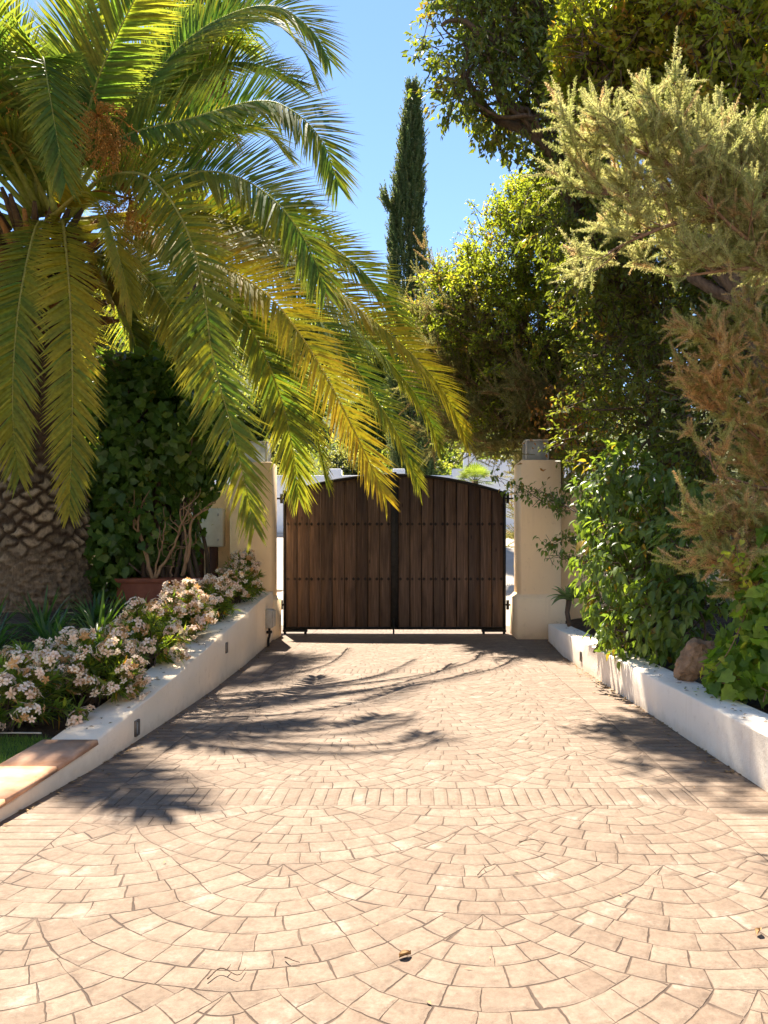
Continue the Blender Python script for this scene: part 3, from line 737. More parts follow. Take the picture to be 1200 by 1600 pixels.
# ------------------------------------------------------------------ date palm
def frond(name, pts, parent, rng, Lmax=0.5, n=95, age=0.0, keel=0.35, roll=0.0, droop=0.25, wid=0.024, start=0.13, pal=None, seg=46):
    P = spline(pts, seg)
    hd = P[-1] - P[0]; hd[2] = 0
    if np.linalg.norm(hd) < 0.25: hd = np.array([P[-1][0]-P[0][0]+.01, -1.0, 0])
    hd = unit(hd); S0 = np.cross(hd, [0, 0, 1.0])
    T = unit(np.gradient(P, axis=0))
    S = unit(S0[None] - (T @ S0)[:, None]*T); U = np.cross(S, T)
    cr, sr = math.cos(roll), math.sin(roll)
    S, U = S*cr + U*sr, U*cr - S*sr
    L = np.sum(np.linalg.norm(np.diff(P, axis=0), axis=1))
    mb = MB()
    rc = np.array([0.42, 0.42, 0.14])*(1-age) + np.array([0.55, 0.38, 0.12])*age
    rr = np.interp(np.linspace(0, 1, seg), [0, .08, .3, 1], [.040, .026, .014, .003])
    mb.tube(P, rr, 5, rc)
    Vs, Fs, Cs = [], [], []
    for sd in (-1, 1):
        t = np.linspace(start, 0.995, n) + rng.normal(size=n)*0.002
        t = np.clip(t, 0, 1); k = t*(seg-1); i = np.minimum(k.astype(int), seg-2); f = (k-i)[:, None]
        lerp = lambda A: A[i]*(1-f) + A[i+1]*f
        p, tt, s, u = lerp(P), unit(lerp(T)), unit(lerp(S)), unit(lerp(U))
        ln = Lmax*np.interp(t, [0, start, start+.1, .38, .7, .9, 1], [.3, .35, .74, 1, .96, .78, .5])*(1+rng.normal(size=n)*.10)*np.where(rng.random(n) < .04, .35, 1.0)
        ang = np.interp(t, [0, start, .4, .8, 1], [1.25, 1.2, .98, .78, .38]) + rng.normal(size=n)*.06
        kl = keel + rng.normal(size=n)*.09
        d = tt*np.cos(ang)[:, None] + (sd*s*np.cos(kl)[:, None] + u*np.sin(kl)[:, None])*np.sin(ang)[:, None]
        g = np.array([0, 0, -1.0]); dr = (droop*(0.6+0.8*rng.random(n)))[:, None]
        d1 = unit(d + g*dr*0.35); d2 = unit(d + g*dr*1.3)
        wv = unit(np.cross(d1, u + s*sd*0.2)); wv2 = unit(np.cross(d2, u + s*sd*.2))
        w = wid*(0.8+.4*rng.random(n))[:, None]*np.interp(t, [0, .3, 1], [1, 1, .65])[:, None]
        a = ln[:, None]
        m0 = p + d1*a*.12; m1 = p + d1*a*.52; m2 = m1 + d2*a*.48
        up = np.cross(wv, d1)*w*0.28
        V = np.stack([p - wv*w*.2, p + wv*w*.2, m0 - wv*w*.5 + up, m0 + wv*w*.5 + up, m1 - wv2*w*.46, m1 + wv2*w*.46, m2], 1)
        Vs.append(V.reshape(-1, 3))
        y = np.clip(age + rng.normal(size=n)*.09 + .07*np.sin(t*9 + sd + age*40) + (0.05*rng.random(n)), 0, 1)[:, None]
        gr = np.array([0.105, 0.185, 0.042])*(0.7+.6*rng.random((n, 1)))
        ye = np.array([0.44, 0.36, 0.04]); og = np.array([0.48, 0.23, 0.035])
        cb = np.where(y < .5, gr*(1-2*y) + ye*2*y, ye*(2-2*y) + og*(2*y-1))
        yt = np.clip(y + .10 + .25*y, 0, 1); ct = np.where(yt < .5, gr*(1-2*yt) + ye*2*yt, ye*(2-2*yt) + og*(2*yt-1))
        ct = ct*.8 + np.array([.30, .22, .10])*.2
        Cc = np.stack([cb, cb, cb, cb, cb*.6+ct*.4, cb*.6+ct*.4, ct], 1)
        Cs.append(Cc.reshape(-1, 3))
    V = np.concatenate(Vs); n2 = 2*n; o = np.arange(n2)[:, None]*7
    q = np.concatenate([o + np.array([[0, 1, 3, 2]]), o + np.array([[2, 3, 5, 4]])]); tr = o + np.array([[4, 5, 6]])
    mb.add(V, [q, tr], np.concatenate(Cs))
    return mb.build(name, M['palm_leaf'], parent)

PB = np.array([-4.10, 8.35, 0.5]); PC = np.array([-3.95, 8.35, 4.55])
palm = thing('date_palm', 'large date palm with a thick diamond scarred trunk and arching yellow green fronds', 'palm tree', PB)
def palm_trunk():
    nt, nzz = 240, 250; z = np.linspace(0.3, 4.3, nzz); th = np.linspace(0, 2*math.pi, nt, endpoint=False)
    TH, Z = np.meshgrid(th, z)
    r = np.interp(Z, [0.3, .6, 1.0, 1.5, 2.2, 3.1, 3.7, 4.3], [.585, .545, .52, .50, .43, .36, .42, .34])
    a = TH*13/(2*math.pi); b = (Z + .03*np.sin(3*TH))/.165
    wv = nz2(TH*3, Z*4, 1.0, .42) + nz2(TH*9, Z*12, 1.0, .16, 6.0); w2 = nz2(TH*4, Z*6, 1.0, .40, 9.0) + nz2(TH*9, Z*12, 1.0, .16, 2.0); s = a + b + wv; t = a - b + w2
    fs, ft = s - np.floor(s), t - np.floor(t)
    e = np.minimum(np.minimum(fs, 1-fs), np.minimum(ft, 1-ft))*2
    vv = (fs - ft)                     # -1 low tip .. 1 top tip of a scar
    band = sstep(.95, 1.35, Z + nz2(TH*3, Z*3, 1.0, .2, 3.0))*sstep(2.6, 1.9, Z)
    cid = (np.sin(np.floor(s)*12.9898 + np.floor(t)*78.233)*43758.5453) % 1.0
    lip = sstep(0.02 + .10*cid, .30 + .25*cid, e)
    disp = (.038*lip*(.5+.8*cid) + .040*lip*np.clip(-vv, -1, 1))*(.30 + .70*band)
    rough = nz2(TH*6, Z*22, 1.0, .030, 2.0) + nz2(TH*16, Z*40, 1.0, .018, 5.0) + nz2(TH*34, Z*16, 1.0, .008, 7.0)
    disp = disp + rough*(1.25 - .8*band)
    rr = r + disp
    V = np.stack([PB[0] + rr*np.cos(TH), PB[1] + rr*np.sin(TH), Z], -1)
    light = np.array([.46, .36, .24]); dark = np.array([.035, .022, .014]); fib = np.array([.10, .060, .035])
    idr = (np.sin(np.floor(s)*12.9898 + np.floor(t)*78.233)*43758.5453) % 1.0
    hi = (sstep(.10 + .10*idr, .55, e)*(0.25 + .75*idr))[..., None]
    low = (.5 + rough*14)[..., None].clip(0, 1)
    cA = dark*(1-hi) + light*hi
    cB = dark*(1-low) + np.array([.30, .225, .145])*low
    cC = dark + fib*low
    up = sstep(1.95, 2.3, Z)[..., None]; bd = (band*.85)[..., None]
    C = (cB*(1-bd) + cA*bd)*(1-up) + cC*up
    i = np.arange(nzz-1)[:, None]*nt; j = np.arange(nt)[None]; j2 = (j+1) % nt
    F = np.stack([i+j, i+j2, i+nt+j2, i+nt+j], -1).reshape(-1, 4)
    build('trunk', V.reshape(-1, 3), [F], M['palm_trunk'], palm, C.reshape(-1, 3))
palm_trunk()
def palm_boss():
    rng = np.random.default_rng(3); mb = MB()
    for k in range(110):
        a = k*2.39996; z = 3.6 + 1.0*(k/110); r0 = .30
        el = R(10 + 45*(k/110)); l = .32 + .25*rng.random()
        d = np.array([math.cos(a)*math.cos(el), math.sin(a)*math.cos(el), math.sin(el)])
        p = np.array([PB[0] + r0*math.cos(a), PB[1] + r0*math.sin(a), z])
        c = np.array([.30, .15, .05])*(.5+.8*rng.random()) if rng.random() < .6 else np.array([.13, .085, .05])
        mb.tube([p, p + d*l*.5, p + d*l], [.055, .042, .02], 5, c)
    for k in range(420):                               # loose dead fibres
        a = rng.random()*6.283; z = 3.3 + rng.random()*1.3; p = np.array([PB[0] + .42*math.cos(a), PB[1] + .42*math.sin(a), z])
        d = np.array([math.cos(a), math.sin(a), 0.3])*(.2+.35*rng.random()); l2 = d + np.array([0, 0, -.3*rng.random()-.1]) + rng.normal(size=3)*.08
        mb.tube([p, p + d*.6, p + l2], [.004, .003, .0015], 3, np.array([.30, .22, .13])*(.5+.6*rng.random()))
    mb.build('crown_boss', M['palm_trunk'], palm)
palm_boss()

HERO = [  # photo path of the midrib with its distance: (px, py, Y) ..., age, roll, Lmax
 ([(115,300,6.9),(132,200,6.7),(160,105,6.4),(215,-10,6.1),(260,-90,5.9)], .05, .5, .50),
 ([(110,320,7.0),(185,195,7.0),(280,75,7.0),(360,22,7.0),(430,10,7.0),(485,45,7.0),(515,95,7.0)], .02, .1, .52),
 ([(110,320,7.1),(200,185,7.3),(300,118,7.5),(370,97,7.6),(430,110,7.7),(468,132,7.8)], .05, .1, .46),
 ([(105,320,6.9),(180,222,6.8),(300,185,6.6),(400,158,6.5),(455,172,6.4),(503,220,6.3),(528,290,6.3)], .02, .0, .52),
 ([(110,330,7.2),(230,240,7.5),(340,202,7.7),(405,198,7.9),(455,245,8.0)], .1, .2, .42),
 ([(110,335,6.9),(200,285,6.8),(295,270,6.6),(345,270,6.5),(395,288,6.4),(445,330,6.3),(485,392,6.3),(508,455,6.3)], .05, -.05, .54),
 ([(120,345,7.1),(250,330,7.2),(370,338,7.3),(470,358,7.3),(545,405,7.3),(595,455,7.3),(640,520,7.3)], .06, .0, .50),
 ([(100,345,6.8),(150,285,6.5),(213,271,6.2),(255,298,6.05),(292,360,5.95),(318,450,5.9),(333,560,5.9),(368,690,5.9),(398,825,5.95)], .14, .1, .46),
 ([(115,360,6.9),(215,350,6.6),(330,405,6.3),(412,456,6.2),(460,510,6.15),(505,580,6.1),(550,665,6.1),(603,778,6.15)], .45, .15, .42),
 ([(115,370,6.9),(240,370,6.5),(335,435,6.3),(386,505,6.2),(418,565,6.2),(441,630,6.2),(457,700,6.2),(466,775,6.2)], .14, -.1, .48),
 ([(115,350,7.0),(280,345,6.9),(420,420,6.8),(520,525,6.7),(575,605,6.65),(622,680,6.6),(655,760,6.6)], .14, .1, .42),
 ([(115,345,7.1),(300,330,7.1),(450,395,7.1),(560,482,7.05),(640,550,7.0),(695,615,7.0),(728,685,7.0)], .38, .15, .46),
 ([(115,345,7.2),(300,350,7.3),(460,430,7.3),(560,518,7.2),(625,585,7.2),(666,645,7.2),(688,705,7.2)], .12, .1, .42),
 ([(120,370,7.1),(260,400,7.3),(380,480,7.5),(455,570,7.6),(490,660,7.6),(513,758,7.6)], .20, .0, .38),
 ([(95,365,6.7),(98,345,6.2),(104,400,5.85),(110,480,5.75),(113,580,5.75),(112,690,5.8),(108,800,5.85)], .26, .0, .40),
 ([(85,365,6.7),(60,350,6.2),(38,430,5.85),(25,520,5.75),(20,610,5.75),(22,680,5.8),(30,745,5.85)], .16, .0, .44),
 ([(85,330,6.6),(60,160,6.0),(66,90,5.7),(76,140,5.5),(88,210,5.5),(102,285,5.55)], .02, .1, .40),
 ([(120,395,6.9),(165,402,6.7),(210,420,6.55),(255,467,6.45),(290,530,6.4),(312,600,6.4)], .18, .1, .36),
 ([(115,400,7.3),(160,440,7.7),(200,500,7.9),(222,585,7.9)], .12, .0, .40),
 ([(120,400,7.4),(200,425,7.9),(265,480,8.2),(300,560,8.3)], .12, .0, .38),
 ([(70,330,6.9),(60,220,6.8),(40,110,6.6),(10,20,6.4),(-40,-30,6.3)], .04, .3, .5),
 ([(80,340,6.7),(130,300,6.1),(160,330,5.8),(185,400,5.7),(205,480,5.7)], .40, .2, .36),
 ([(95,330,7.2),(170,150,7.5),(260,60,7.7),(330,50,7.8),(390,75,7.9)], .06, .1, .46),
 ([(95,330,7.0),(110,150,7.0),(130,20,6.9),(150,-120,6.7)], .02, .2, .52),
 ([(80,330,6.8),(30,230,6.3),(-30,220,6.0),(-80,300,5.9)], .10, .2, .46),
 ([(105,380,7.0),(150,415,6.8),(175,470,6.7)], .55, .2, .30),
]
prng = np.random.default_rng(21)
for b_, dx, dy, dY in ((6, -70, 40, .7), (1, -20, 30, 1.0)):
    q_ = HERO[b_]; m_ = len(q_[0]) - 1
    HERO.append(([(x + dx*i/m_, y + dy*i/m_, Y + dY*i/m_) for i, (x, y, Y) in enumerate(q_[0])], min(.5, q_[1]*.6 + .05), q_[2], q_[3]*.95))
DEEP = {4: .6, 6: 1.2, 8: .4, 9: .8, 10: 1.3, 11: 1.7, 12: 1.9, 13: 1.7}
ROLL = {1: -1.2, 2: -1.2, 3: -1.25, 4: -1.1, 5: -1.25, 6: -1.2, 7: -1.3, 8: -1.15, 9: -1.2, 10: -1.05, 11: -1.15, 12: -1.1, 13: -1.1, 17: -1.1}
for i_, b_ in enumerate((6, 1)): ROLL[26+i_] = ROLL[b_]*.8; DEEP[26+i_] = DEEP.get(b_, 0)
assert len(HERO) == 28
for hi_, (pts, age, roll, Lm) in enumerate(HERO):
    m_ = len(pts) - 1
    frond('frond', [W(px, py, Y + 1.35 + DEEP.get(hi_, 0)*i/m_) for i, (px, py, Y) in enumerate(pts)], palm, prng, Lm*(.98 if hi_ in (14, 15) else 1.12), 205, age, .30, ROLL.get(hi_, roll), .12, .031)
for k in range(36):                                   # the rest of the crown: up, back and to the far side
    az = prng.uniform(R(88), R(285)); el = R(prng.choice([75, 60, 45, 25, 5, -15]) + prng.normal()*6); l = prng.uniform(3.4, 4.6)
    if az > R(235) and el < R(40): el += R(40)
    d = np.array([math.cos(az)*math.cos(el), math.sin(az)*math.cos(el), math.sin(el)]); h = np.array([math.cos(az), math.sin(az), 0])
    p0 = PC + d*.25 + np.array([0, 0, -.15 if el < 0 else .1])
    arch = (0.9 + .6*prng.random())*(0.35 + max(0, math.cos(el)))*.62
    pts = [p0 + d*l*t + h*(0.18*t*t*l*math.sin(max(el, 0))) + np.array([0, 0, -arch*l*t**2.2*.8]) for t in (0, .25, .5, .75, 1.0)]
    frond('frond', pts, palm, prng, .56, 85, .05 + .35*(el < R(10))*prng.random(), .35, prng.normal()*.3, .3, .036, seg=30)
def date_cluster(x, y, Y, seed):
    rng = np.random.default_rng(seed); mb = MB(); c = W(x, y, Y); s0 = PC + np.array([0, 0, .1])
    neck = c + np.array([-.05, 0, .16]); mb.tube(spline([s0, (s0+neck)/2 + (0, 0, .25), neck], 12), np.linspace(.022, .014, 12), 5, (.40, .17, .03))
    oc = np.array([(1,0,0),(-1,0,0),(0,1,0),(0,-1,0),(0,0,1),(0,0,-1)], float); of = np.array([(0,2,4),(2,1,4),(1,3,4),(3,0,4),(2,0,5),(1,2,5),(3,1,5),(0,3,5)])
    for k in range(46):
        d = unit(rng.normal(size=3) + (0.2, -.2, -.5)); e = neck + d*(.24+.16*rng.random()) + np.array([0, 0, -.14])
        q = spline([neck, (neck+e)/2 + (0, 0, .06), e], 9); mb.tube(q, .0035, 3, (.70, .32, .06))
        for p in q[3:]:
            for z in range(3):
                v = p + rng.normal(size=3)*.014; mb.add(v + oc*np.array([.009, .009, .012]), [of], np.array([.66, .35, .08])*(.6+.6*rng.random()))
    mb.build('date_cluster', M['petal'], palm)
date_cluster(160, 205, 7.65, 1); date_cluster(185, 245, 7.75, 2); date_cluster(20, 175, 7.55, 3); date_cluster(210, 335, 7.85, 4)
rebase(palm)

# ------------------------------------------------------------------ fan palm behind
def fan_palm():
    b = np.array([-4.2, 14.0, float(hill(-4.2, 14.0))]); rng = np.random.default_rng(9)
    root = thing('fan_palm', 'tall thin fan palm with a brown skirt of dead leaves, behind the date palm', 'palm tree', b)
    zt = 11.6; z = np.linspace(b[2]-.1, zt, 90); x = b[0] + .25*np.sin((z-b[2])/8) ; P = np.stack([x, np.full_like(z, b[1]), z], 1)
    rr = np.interp(z, [b[2], b[2]+1, 4, zt], [.20, .15, .12, .11]) + .008*np.sin(z*42)
    MB().tube(P, rr, 14, (.085, .06, .045)).build('trunk', M['palm_trunk'], root)
    top = P[-1]
    def fans(name, n, zlo, zhi, el0, el1, col0, col1, sz):
        mb = MB()
        for k in range(n):
            a = rng.random()*6.283; zz = rng.uniform(zlo, zhi); el = R(rng.uniform(el0, el1)); o = np.array([top[0], top[1], zz])
            d = np.array([math.cos(a)*math.cos(el), math.sin(a)*math.cos(el), math.sin(el)]); pl = rng.uniform(.5, .9); e = o + d*pl
            c = np.array(col0)*(1-rng.random()) + np.array(col1)*rng.random()
            mb.tube([o, o+d*pl*.5, e], [.018, .014, .01], 4, c)
            s = unit(np.cross(d, [0, 0, 1.0]) + 1e-6); u = np.cross(s, d); m = 22
            for j in range(m):
                t = (j/(m-1)-.5)*R(230); v = d*math.cos(t) + s*math.sin(t); v = unit(v + u*.12*rng.normal())
                L = sz*(.75+.3*rng.random())*(1-.25*abs(j/(m-1)-.5)); w = np.cross(v, u)*.022
                tip = e + v*L*.75 + (v*.35 + np.array([0, 0, -.8]))*L*.35
                mb.add([e, e + v*L*.5 - w, e + v*L*.5 + w, tip], [np.array([(0, 1, 2), (1, 3, 2)])], c*(.8+.4*rng.random()))
        mb.build(name, M['palm_leaf'], root)
    fans('dead_skirt', 80, zt-1.9, zt-.3, -80, -45, (.24, .12, .06), (.36, .22, .12), .6)
    fans('crown', 34, zt-.3, zt+.3, -35, 75, (.06, .10, .02), (.10, .14, .03), .9)
    rebase(root)
fan_palm()

# ------------------------------------------------------------------ trees and shrubs on the planted side
DK = [(5, (.08, .105, .024), (.12, .15, .034)), (3, (.15, .185, .04), (.20, .23, .05)), (.4, (.22, .20, .05), (.28, .16, .06))]
OL = [(4, (.06, .08, .022), (.10, .125, .035)), (3, (.11, .14, .04), (.16, .17, .06)), (.5, (.25, .2, .08), (.28, .14, .06))]
LM = [(4, (.17, .21, .032), (.24, .27, .045)), (3, (.11, .15, .026), (.16, .20, .036)), (.6, (.28, .24, .04), (.32, .16, .04))]

def carob_branch(root, rng):
    wd = MB()
    for pts in ([(930,60,9.3),(860,40,9.0),(790,62,8.7),(745,98,8.6),(715,140,8.5)], [(860,40,9.0),(820,-20,8.8),(760,-60,8.6)],
                [(790,62,8.7),(760,60,8.4),(718,30,8.3),(690,40,8.2)], [(930,60,9.3),(880,130,9.0),(840,180,8.8),(815,215,8.7)]):
        q = spline([W(*p) for p in pts], 16); q[1:-1] += rng.normal(size=(14, 3))*.012
        wd.tube(q, np.linspace(.055, .016, 16), 7)
    wd.build('limb', M['bark'], root, True)
make_tree('carob_tree', 'tall evergreen tree with drooping dark leaves reaching out against the sky', 'tree', (4.6, 10.2, .35),
    [(W(757,55,8.6), (.72,.6,.62)), (W(790,-30,8.8), (1.0,.9,.8)), (W(724,120,8.4), (.36,.4,.42)), (W(790,160,8.6), (.62,.6,.62)), (W(850,60,8.9), (.85,.8,.85)),
     (W(890,190,9.0), (.5,.8,.9)), (W(960,30,9.7), (.8,.8,.8)), (W(880,300,8.9), (.5,.5,.6)), (W(930,390,8.8), (.55,.5,.6)), (W(748,-120,8.8), (.9,.9,.8)), (W(940,120,9.6), (.8,.9,1.0))],
    11, M['bark'], M['glossy_leaf'], 25, 16, .22, .085, .038, 'leaf', DK, .15, .62, (.25, 1.0), .3, -.05, .55, .6, extra=carob_branch)

def dead_leaves(root, rng):
    n = 520; P = np.concatenate([W(880,655,10.3) + rng.normal(size=(n*3//4, 3))*np.array([.24, .2, .26]), W(935,690,10.0) + rng.normal(size=(n//4, 3))*np.array([.2, .2, .2])])
    d = unit(rng.normal(size=(len(P), 3))*.7 + np.array([0, 0, -.6])); L = rng.uniform(.05, .09, len(P))
    V, F, m = leaf_vf(P, d, sphere_dirs(rng, len(P)), L, L*.45, 'leaf')
    build('dead_foliage', V, [F], M['leaf'], root, np.repeat(pick(rng, [(3, (.30, .13, .05), (.42, .20, .07)), (2, (.20, .11, .06), (.28, .16, .08))], len(P)), m, 0))
make_tree('bay_tree', 'rounded bushy evergreen tree behind the gate pillar, sunlit at its top', 'tree', (2.6, 12.4, 0.2),
    [(W(800,420,11.8), (.85,.8,.85)), (W(860,340,12), (.75,.8,.7)), (W(760,480,11.6), (.75,.7,.8)), (W(900,470,11.6), (1.0,.9,1.0)), (W(820,330,12.2), (.5,.5,.45)),
     (W(720,440,12.0), (.45,.5,.45)), (W(980,560,11.4), (.9,.8,1.1)), (W(890,620,11.6), (.75,.7,.8)), (W(1000,420,12), (1.0,.9,1.2)), (W(690,470,12.4),(.4,.4,.4)), (W(770,590,12.0),(.7,.6,.7)),
     (W(660,520,12.8),(.4,.4,.5)), (W(700,540,12.2),(.55,.5,.55)), (W(720,620,12.0),(.5,.5,.5)), (W(790,665,11.6),(.45,.5,.35)), (W(880,280,11.0),(.6,.6,.6)), (W(930,370,10.6),(.6,.6,.8)), (W(850,540,11.2),(.8,.6,.8)), (W(915,690,10.4),(.34,.35,.36)), (W(950,740,10.2),(.36,.35,.40))],
    12, M['bark'], M['leaf'], 52, 20, .20, .060, .030, 'leaf', LM, .14, .55, (.45, 1.0), .3, .25, .15, .8, extra=dead_leaves)

make_tree('arbutus_tree', 'yellow green broad leaved tree above the feathery heather', 'tree', (3.6, 6.9, .4),
    [(W(960,60,6.6), (.55,.5,.5)), (W(1060,30,6.4), (.6,.55,.5)), (W(1150,90,6.2), (.55,.5,.55)), (W(1180,230,6.2), (.45,.45,.55)), (W(1010,-40,6.7), (.6,.6,.4)), (W(1150,-30,6.4), (.6,.6,.4)), (W(1100,110,6.9), (.6,.4,.6)), (W(1000,110,7.0), (.5,.4,.5)), (W(1200,330,6.8), (.6,.4,.6)),
     (W(920,130,6.8), (.35,.4,.4)), (W(1100,170,6.6), (.5,.4,.4)), (W(1260,120,6.4), (.6,.6,.8))],
    13, M['bark'], M['leaf'], 62, 16, .17, .078, .034, 'lance', [(5, (.19, .22, .03), (.27, .28, .04)), (3, (.12, .155, .026), (.17, .195, .035)), (.7, (.34, .22, .05), (.34, .13, .04))],
    .10, .6, (.4, 1.0), .3, .35, .1, .8)

# dark hedge that fills the back of the bed
for k, (bl, lab) in enumerate([
    ([(W(1000,640,9.2), (.9,.7,1.1)), (W(1080,520,8.6), (.9,.7,1.0)), (W(960,520,9.6), (.7,.7,1.0)), (W(1100,700,8.4), (.8,.6,.9)), (W(1000,380,9.0), (.9,.7,.9)), (W(1120,440,8.6), (.8,.6,.8))], 'dark shaded laurel between the bay tree and the brown heather'),
    ([(W(1180,420,7.8), (.8,.6,1.0)), (W(1200,600,7.2), (.7,.6,1.0)), (W(1120,330,8.2), (.8,.7,.8)), (W(1270,250,7.6), (.8,.7,1.2)), (W(1150,520,7.9), (.7,.5,.7)), (W(1130,660,7.6), (.6,.5,.7))], 'dark laurel behind the brown heather at the edge of the bed')]):
    c = bl[0][0]
    make_tree('laurel_shrub', lab, 'shrub', (c[0]+.6, c[1]+.5, .35), bl, 30+k, M['bark'], M['glossy_leaf'], 24, 14, .2, .085, .036, 'leaf',
        [(6, (.08, .11, .026), (.13, .16, .038)), (2, (.17, .20, .045), (.22, .24, .055)), (.5, (.16, .07, .025), (.22, .10, .035))], .10, .5, (.3, 1.0), .35, .2, .3, .8, group='laurels at the back of the bed', limb_n=12)

def plume(rng, P, D, L, n, nl, nw, pal):
    """feathery shoots: needles all round a stem, shorter toward the tip"""
    m = len(P); s = (np.arange(n)[None] + rng.random((m, n)))/n
    side = sphere_dirs(rng, m*n).reshape(m, n, 3)
    p = P[:, None] + D[:, None]*(s*L[:, None])[..., None]
    d = unit(D[:, None]*.75 + side); ln = nl*(1.15 - .8*s)*(.7+.6*rng.random((m, n)))
    c = pick(rng, pal, m)[:, None]*.65 + pick(rng, pal, m*n).reshape(m, n, 3)*.35
    nn = sphere_dirs(rng, m*n)
    V, F, k = leaf_vf(p.reshape(-1, 3), d.reshape(-1, 3), nn, ln.ravel(), nw, 'needle')
    return V, F, np.repeat(c.reshape(-1, 3), k, 0)

def heather(label, base, mains, seed, pal, n_side, up, L, spread, nl=.030, group=None, per=80, trunk_r=.026, nw=.0075, pL=None, npl=17, pup=.8, name='tree_heather'):
    rng = np.random.default_rng(seed); root = thing(name, label, 'shrub', base, group); wd = MB(); PP, DD = [], []
    for pts in mains:
        q = spline(pts, 26); wd.tube(q, np.linspace(trunk_r, trunk_r*.25, 26), 6)
        for k in range(n_side):
            i = rng.integers(5, 25); st = q[i]; tg = unit(q[i+1]-q[i]) if i < 25 else unit(q[i]-q[i-1])
            d = unit(tg*.8 + rng.normal(size=3)*spread + np.array(up)); l = L*rng.uniform(1.0, 2.4)
            b = spline([st, st + d*l*.5 + rng.normal(size=3)*.02, st + unit(d + np.array(up)*.5)*l], 9); wd.tube(b, np.linspace(trunk_r*.22, .002, 9), 4)
            for j in range(npl):
                a = b[rng.integers(2, 9)]; dd = unit(d*.6 + rng.normal(size=3)*.48 + np.array([0, 0, 1])*rng.uniform(-.1, 1)*pup)
                PP.append(a); DD.append(dd)
    PP, DD = np.array(PP), np.array(DD); Ls = (pL or L)*(.45+.7*rng.random(len(PP)))
    V, F, C = plume(rng, PP, DD, Ls, per, nl, nw, pal)
    tv, tf = twig_vf(PP, PP + DD*Ls[:, None], .0028, .001)
    wd.add(tv, [tf]); wd.build('branches', M['red_twig'], root)
    build('foliage', V, [F], M['fine_leaf'], root, C); rebase(root)
PALE = [(5, (.34, .36, .17), (.43, .43, .23)), (3, (.25, .30, .11), (.33, .36, .15)), (.6, (.48, .34, .22), (.52, .36, .25))]
heather('pale olive feathery heather with reddish branches sweeping out over the bed', (2.7, 5.0, .35), [
    [W(1290,420,4.65), W(1200,312,4.48), W(1110,298,4.39), W(1040,255,4.35), W(975,230,4.31), W(925,230,4.31)],
    [W(1290,420,4.65), W(1190,300,4.39), W(1090,240,4.39), W(1055,215,4.39), W(1035,185,4.39)],
    [W(1290,440,4.65), W(1180,320,4.48), W(1050,305,4.39), W(975,305,4.31), W(915,300,4.31)],
    [W(1290,460,4.65), W(1180,360,4.48), W(1080,345,4.39), W(1000,370,4.31), W(950,395,4.31)],
    [W(1290,420,4.65), W(1200,280,4.39), W(1160,260,4.39), W(1140,225,4.39)],
    [W(1290,440,4.65), W(1210,400,4.39), W(1150,360,4.31), W(1090,300,4.31)],
    [W(1290,460,4.65), W(1230,430,4.39), W(1160,420,4.31), W(1080,430,4.31)],
    [(2.7, 5.0, .35), W(1300,640,4.82), W(1290,440,4.65)]], 41, PALE, 27, (-.12, 0, .42), .16, .36, .030, per=210, nw=.0034, pL=.20, npl=13, pup=.8)
BRN = [(4, (.52, .34, .19), (.60, .44, .27)), (5, (.30, .35, .12), (.40, .43, .17)), (1, (.32, .19, .10), (.42, .26, .14))]
heather('half dead brown heather drooping over the ivy at the edge of the bed', (2.9, 5.6, .35), [
    [(2.9, 5.6, .35), W(1230,760,5.4), W(1180,620,5.3), W(1130,545,5.3), W(1103,520,5.3)],
    [(2.9, 5.6, .35), W(1250,760,5.4), W(1190,690,5.3), W(1130,640,5.3), W(1103,600,5.3)],
    [(2.9, 5.6, .35), W(1250,800,5.3), W(1180,760,5.2), W(1120,740,5.2), W(1108,700,5.2)],
    [(2.9, 5.6, .35), W(1240,860,5.2), W(1180,830,5.1), W(1120,830,5.05), W(1113,810,5.0)],
    [(2.9, 5.6, .35), W(1250,700,5.4), W(1220,560,5.3), W(1180,500,5.3), W(1178,450,5.3)],
    [(2.9, 5.6, .35), W(1260,880,5.1), W(1200,900,5.0), W(1150,880,4.95), W(1138,880,4.9)]], 42, BRN, 40, (-.1, 0, .12), .17, .48, .034, per=180, nw=.0038, pL=.19, npl=15, pup=.3)
FEA = [(5, (.18, .185, .07), (.25, .24, .10)), (3, (.13, .15, .05), (.18, .19, .07)), (1.4, (.26, .17, .09), (.34, .21, .12))]
